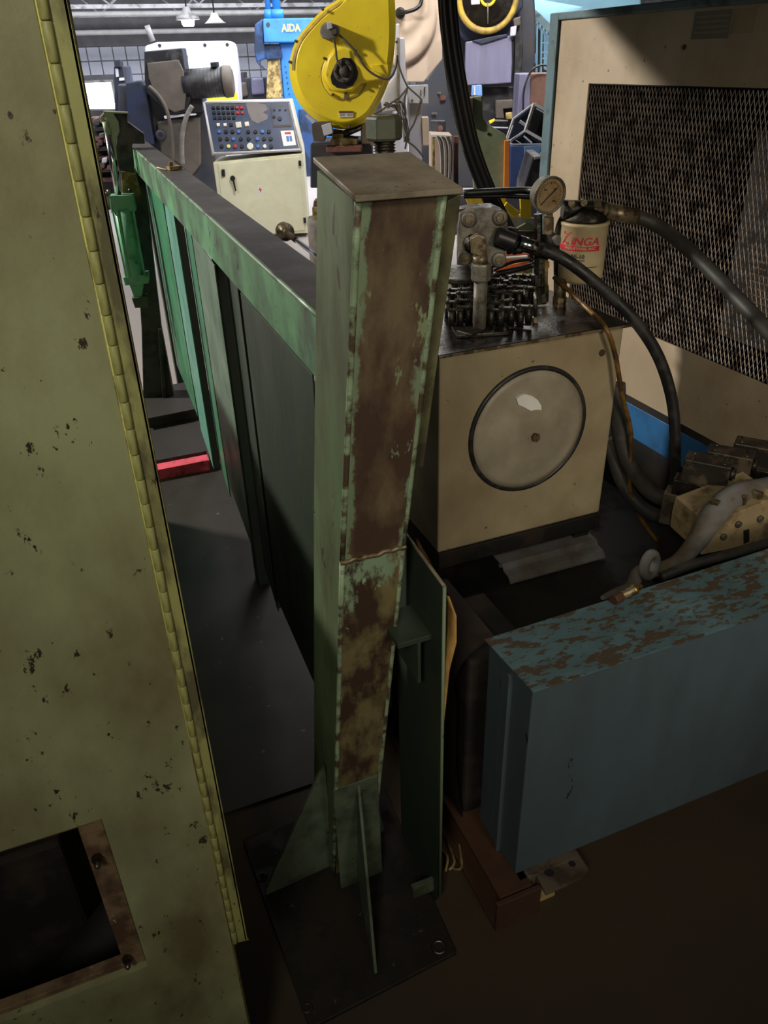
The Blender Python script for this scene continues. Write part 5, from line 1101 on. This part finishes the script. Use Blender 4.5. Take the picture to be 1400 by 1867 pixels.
# white wire-frame box with dark panes
P = Plane(960, 230, 5.3, -24); s = mpp(P.p); pb = P.pt(960, 300)
t = thing('frame_enclosure', 'tilted white-framed clear enclosure resting on the blue bin', 'enclosure', (pb.x, pb.y, pb.z))
def bar(a, b, w_=2.6, off=0, m_='wire'): MB().cyl(P.pt(*zr(*a), off), P.pt(*zr(*b), off), w_*s, n=4, smooth=False).build('frame_bar', M[m_], t)
for a, b, w_, o in (((848, 825), (685, 945), 2, -.1), ((685, 945), (628, 1110), 2.6, 0), ((848, 825), (778, 1040), 3.2, .1), ((850, 830), (990, 905), 3.4, .1), ((778, 1040), (990, 1160), 3.4, .1), ((778, 1040), (640, 1135), 2.2, .0), ((865, 865), (990, 935), 1.2, .1), ((735, 960), (870, 1055), 1.8, 0), ((730, 975), (860, 1065), 1, 0), ((790, 1010), (905, 1050), 1.8, 0), ((640, 1150), (990, 1148), 1.4, .0), ((765, 1085), (830, 1140), 2, 0), ((690, 1110), (750, 1150), 1, 0), ((680, 1000), (640, 1110), 1.6, .02)): bar(a, b, w_, o)
R([(690, 950), (845, 835), (780, 1035), (640, 1130), (632, 1105)], .01, -.12, 'navy', 'side_pane', 0); R([(850, 840), (990, 915), (990, 1150), (785, 1035)], .01, .06, 'motor', 'front_pane', 0); R([(660, 1135), (780, 1050), (985, 1160), (700, 1160)], .01, -.02, 'navy', 'lower_pane', 0)
# blue bin and dark chute
P = Plane(960, 310, 5.2, -24); pb = P.pt(960, 345)
t = thing('blue_bin', 'dark blue steel bin with a pale blue front, right of the orange post', 'bin', (pb.x, pb.y, 0))
R([(655, 1165), (1000, 1165), (990, 1900), (640, 1900)], .5, -.05, 'binblue', 'bin_body', .008); ground(t, P, 930, 1000, 430, .5, M['binblue'], -.05)
R([(770, 1168), (915, 1160), (880, 1250), (830, 1280), (765, 1440)], .02, .0, 'binlight', 'bin_front', .003)
P = Plane(980, 320, 4.6, -24); pb = P.pt(980, 345)
t = thing('scrap_chute', 'dark brown scrap chute leaning between the bin and cabinet corner', 'chute', (pb.x, pb.y, 0))
R([(840, 1250), (905, 1240), (960, 1330), (960, 1700), (740, 1700), (770, 1480)], .4, 0, 'motor', 'chute_body', .008); R([(850, 1255), (900, 1248), (898, 1268), (852, 1275)], .02, .02, 'sleeve', 'chute_lip', .002); R([(905, 1240), (925, 1210), (960, 1200), (960, 1330)], .1, .01, 'sleeve', 'chute_flap', .003)
# yellow floor brackets behind the pump
zp = lambda x, y: (780+x/3.784, 300+y/3.784)
def Q(pts, th, off, m_, nm, bev=.003): return MB().slab(P, [zp(*p) for p in pts], th, off).build(nm, M[m_], t, bev)
P = Plane(940, 390, 3.6, -24); pb = P.pt(940, 460)
t = thing('yellow_bracket', 'pile of bright yellow folded steel brackets behind the pressure gauge', 'bracket', (pb.x, pb.y, 0))
Q([(470, 212), (540, 208), (538, 270), (600, 330), (640, 350), (600, 370), (520, 330)], .02, .02, 'ybit', 'bracket_arm'); Q([(635, 235), (712, 228), (715, 380), (640, 370)], .02, .05, 'ybit', 'bracket_arm'); Q([(515, 300), (545, 258), (640, 335), (600, 370)], .02, .06, 'ybit', 'bracket_fold')
Q([(255, 228), (350, 222), (388, 245), (380, 282), (280, 284)], .02, .04, 'ybit', 'bracket_arm'); Q([(540, 340), (640, 345), (735, 372), (735, 440), (600, 455), (560, 400)], .02, .03, 'white', 'white_plate'); Q([(380, 225), (470, 220), (520, 330), (480, 380), (400, 330)], .02, .0, 'white', 'white_plate'); Q([(610, 440), (680, 400), (730, 420), (725, 460), (620, 462)], .02, .06, 'palegreen', 'green_plate')
Q([(200, 215), (750, 215), (760, 1000), (200, 1000)], .02, -.35, 'lav', 'back_sheet'); ground(t, P, 835, 978, 560, .02, M['lav'], -.35)
P = Plane(930, 480, 3.3, -24); pb = P.pt(930, 520)
t = thing('orange_bracket', 'stack of orange and tan strips glimpsed between pump and hose', 'bracket', (pb.x, pb.y, 0))
Q([(530, 605), (600, 590), (700, 620), (700, 650), (560, 680), (470, 700)], .02, .05, 'orangebit', 'orange_strip'); Q([(540, 640), (690, 630), (690, 645), (540, 655)], .02, .08, 'paper', 'white_strip'); Q([(450, 720), (700, 660), (705, 690), (460, 760)], .02, .0, 'orangebit', 'orange_strip')
Q([(490, 770), (735, 705), (738, 850), (520, 810)], .02, .02, 'sand', 'tan_strip'); Q([(500, 790), (740, 750), (740, 765), (505, 800)], .02, .05, 'ybit', 'yellow_strip')
p = P.pt(*zp(652, 762), .03); 
Q([(640, 755), (668, 752), (668, 770), (642, 772)], .01, .07, 'motor', 'slot'); Q([(300, 560), (760, 560), (760, 1100), (300, 1100)], .02, -.25, 'darkmach', 'dark_backing')
# roller shaft and bin behind the rail
P = Plane(520, 425, 4.4, -24); a, b = P.pt(522, 424, .0), PY(600, 484, 3.3); s = mpp(a)
t = thing('roller_shaft', 'polished shaft with a brown roller end behind the guard rail top', 'shaft', (a.x, a.y, a.z-.05))
d = (b-a).normalized()
MB().lathe(a-d*.09, d, [(12*s, 0), (16*s, .01), (16*s, .07), (9*s, .08), (9*s, .16)], 28).build('roller_end', M['nut'], t); MB().cyl(a+d*.02, a+d*.3, 5*s).build('shaft_collar', M['beam'], t); MB().cyl(a, b+d*.4, 3.8*s).build('shaft', M['chrome'], t)
MB().box((a.x-.0, a.y, (a.z-.12)/2), (.12, .12, a.z-.12)).build('bearing_stand', M['motor'], t, .005)
P = Plane(575, 420, 4.9, -24); pb = P.pt(575, 450)
t = thing('grey_drum', 'grey drum with a cardboard flap beside the left edge of the post', 'drum', (pb.x, pb.y, 0))
c = P.pt(585, 395); s = mpp(c); MB().lathe((c.x, c.y, 0), up, [(26*s, 0), (26*s, c.z-.04), (24*s, c.z), (22*s, c.z)], 32).build('drum_body', M['sleeve'], t)
MB().slab(P, [(569, 378), (584, 378), (584, 402), (570, 402)], .01, .12).build('cardboard_flap', M['sand'], t); MB().slab(P, [(572, 366), (584, 364), (584, 378), (570, 380)], .1, .05).build('drum_clamp', M['brown'], t, .004)
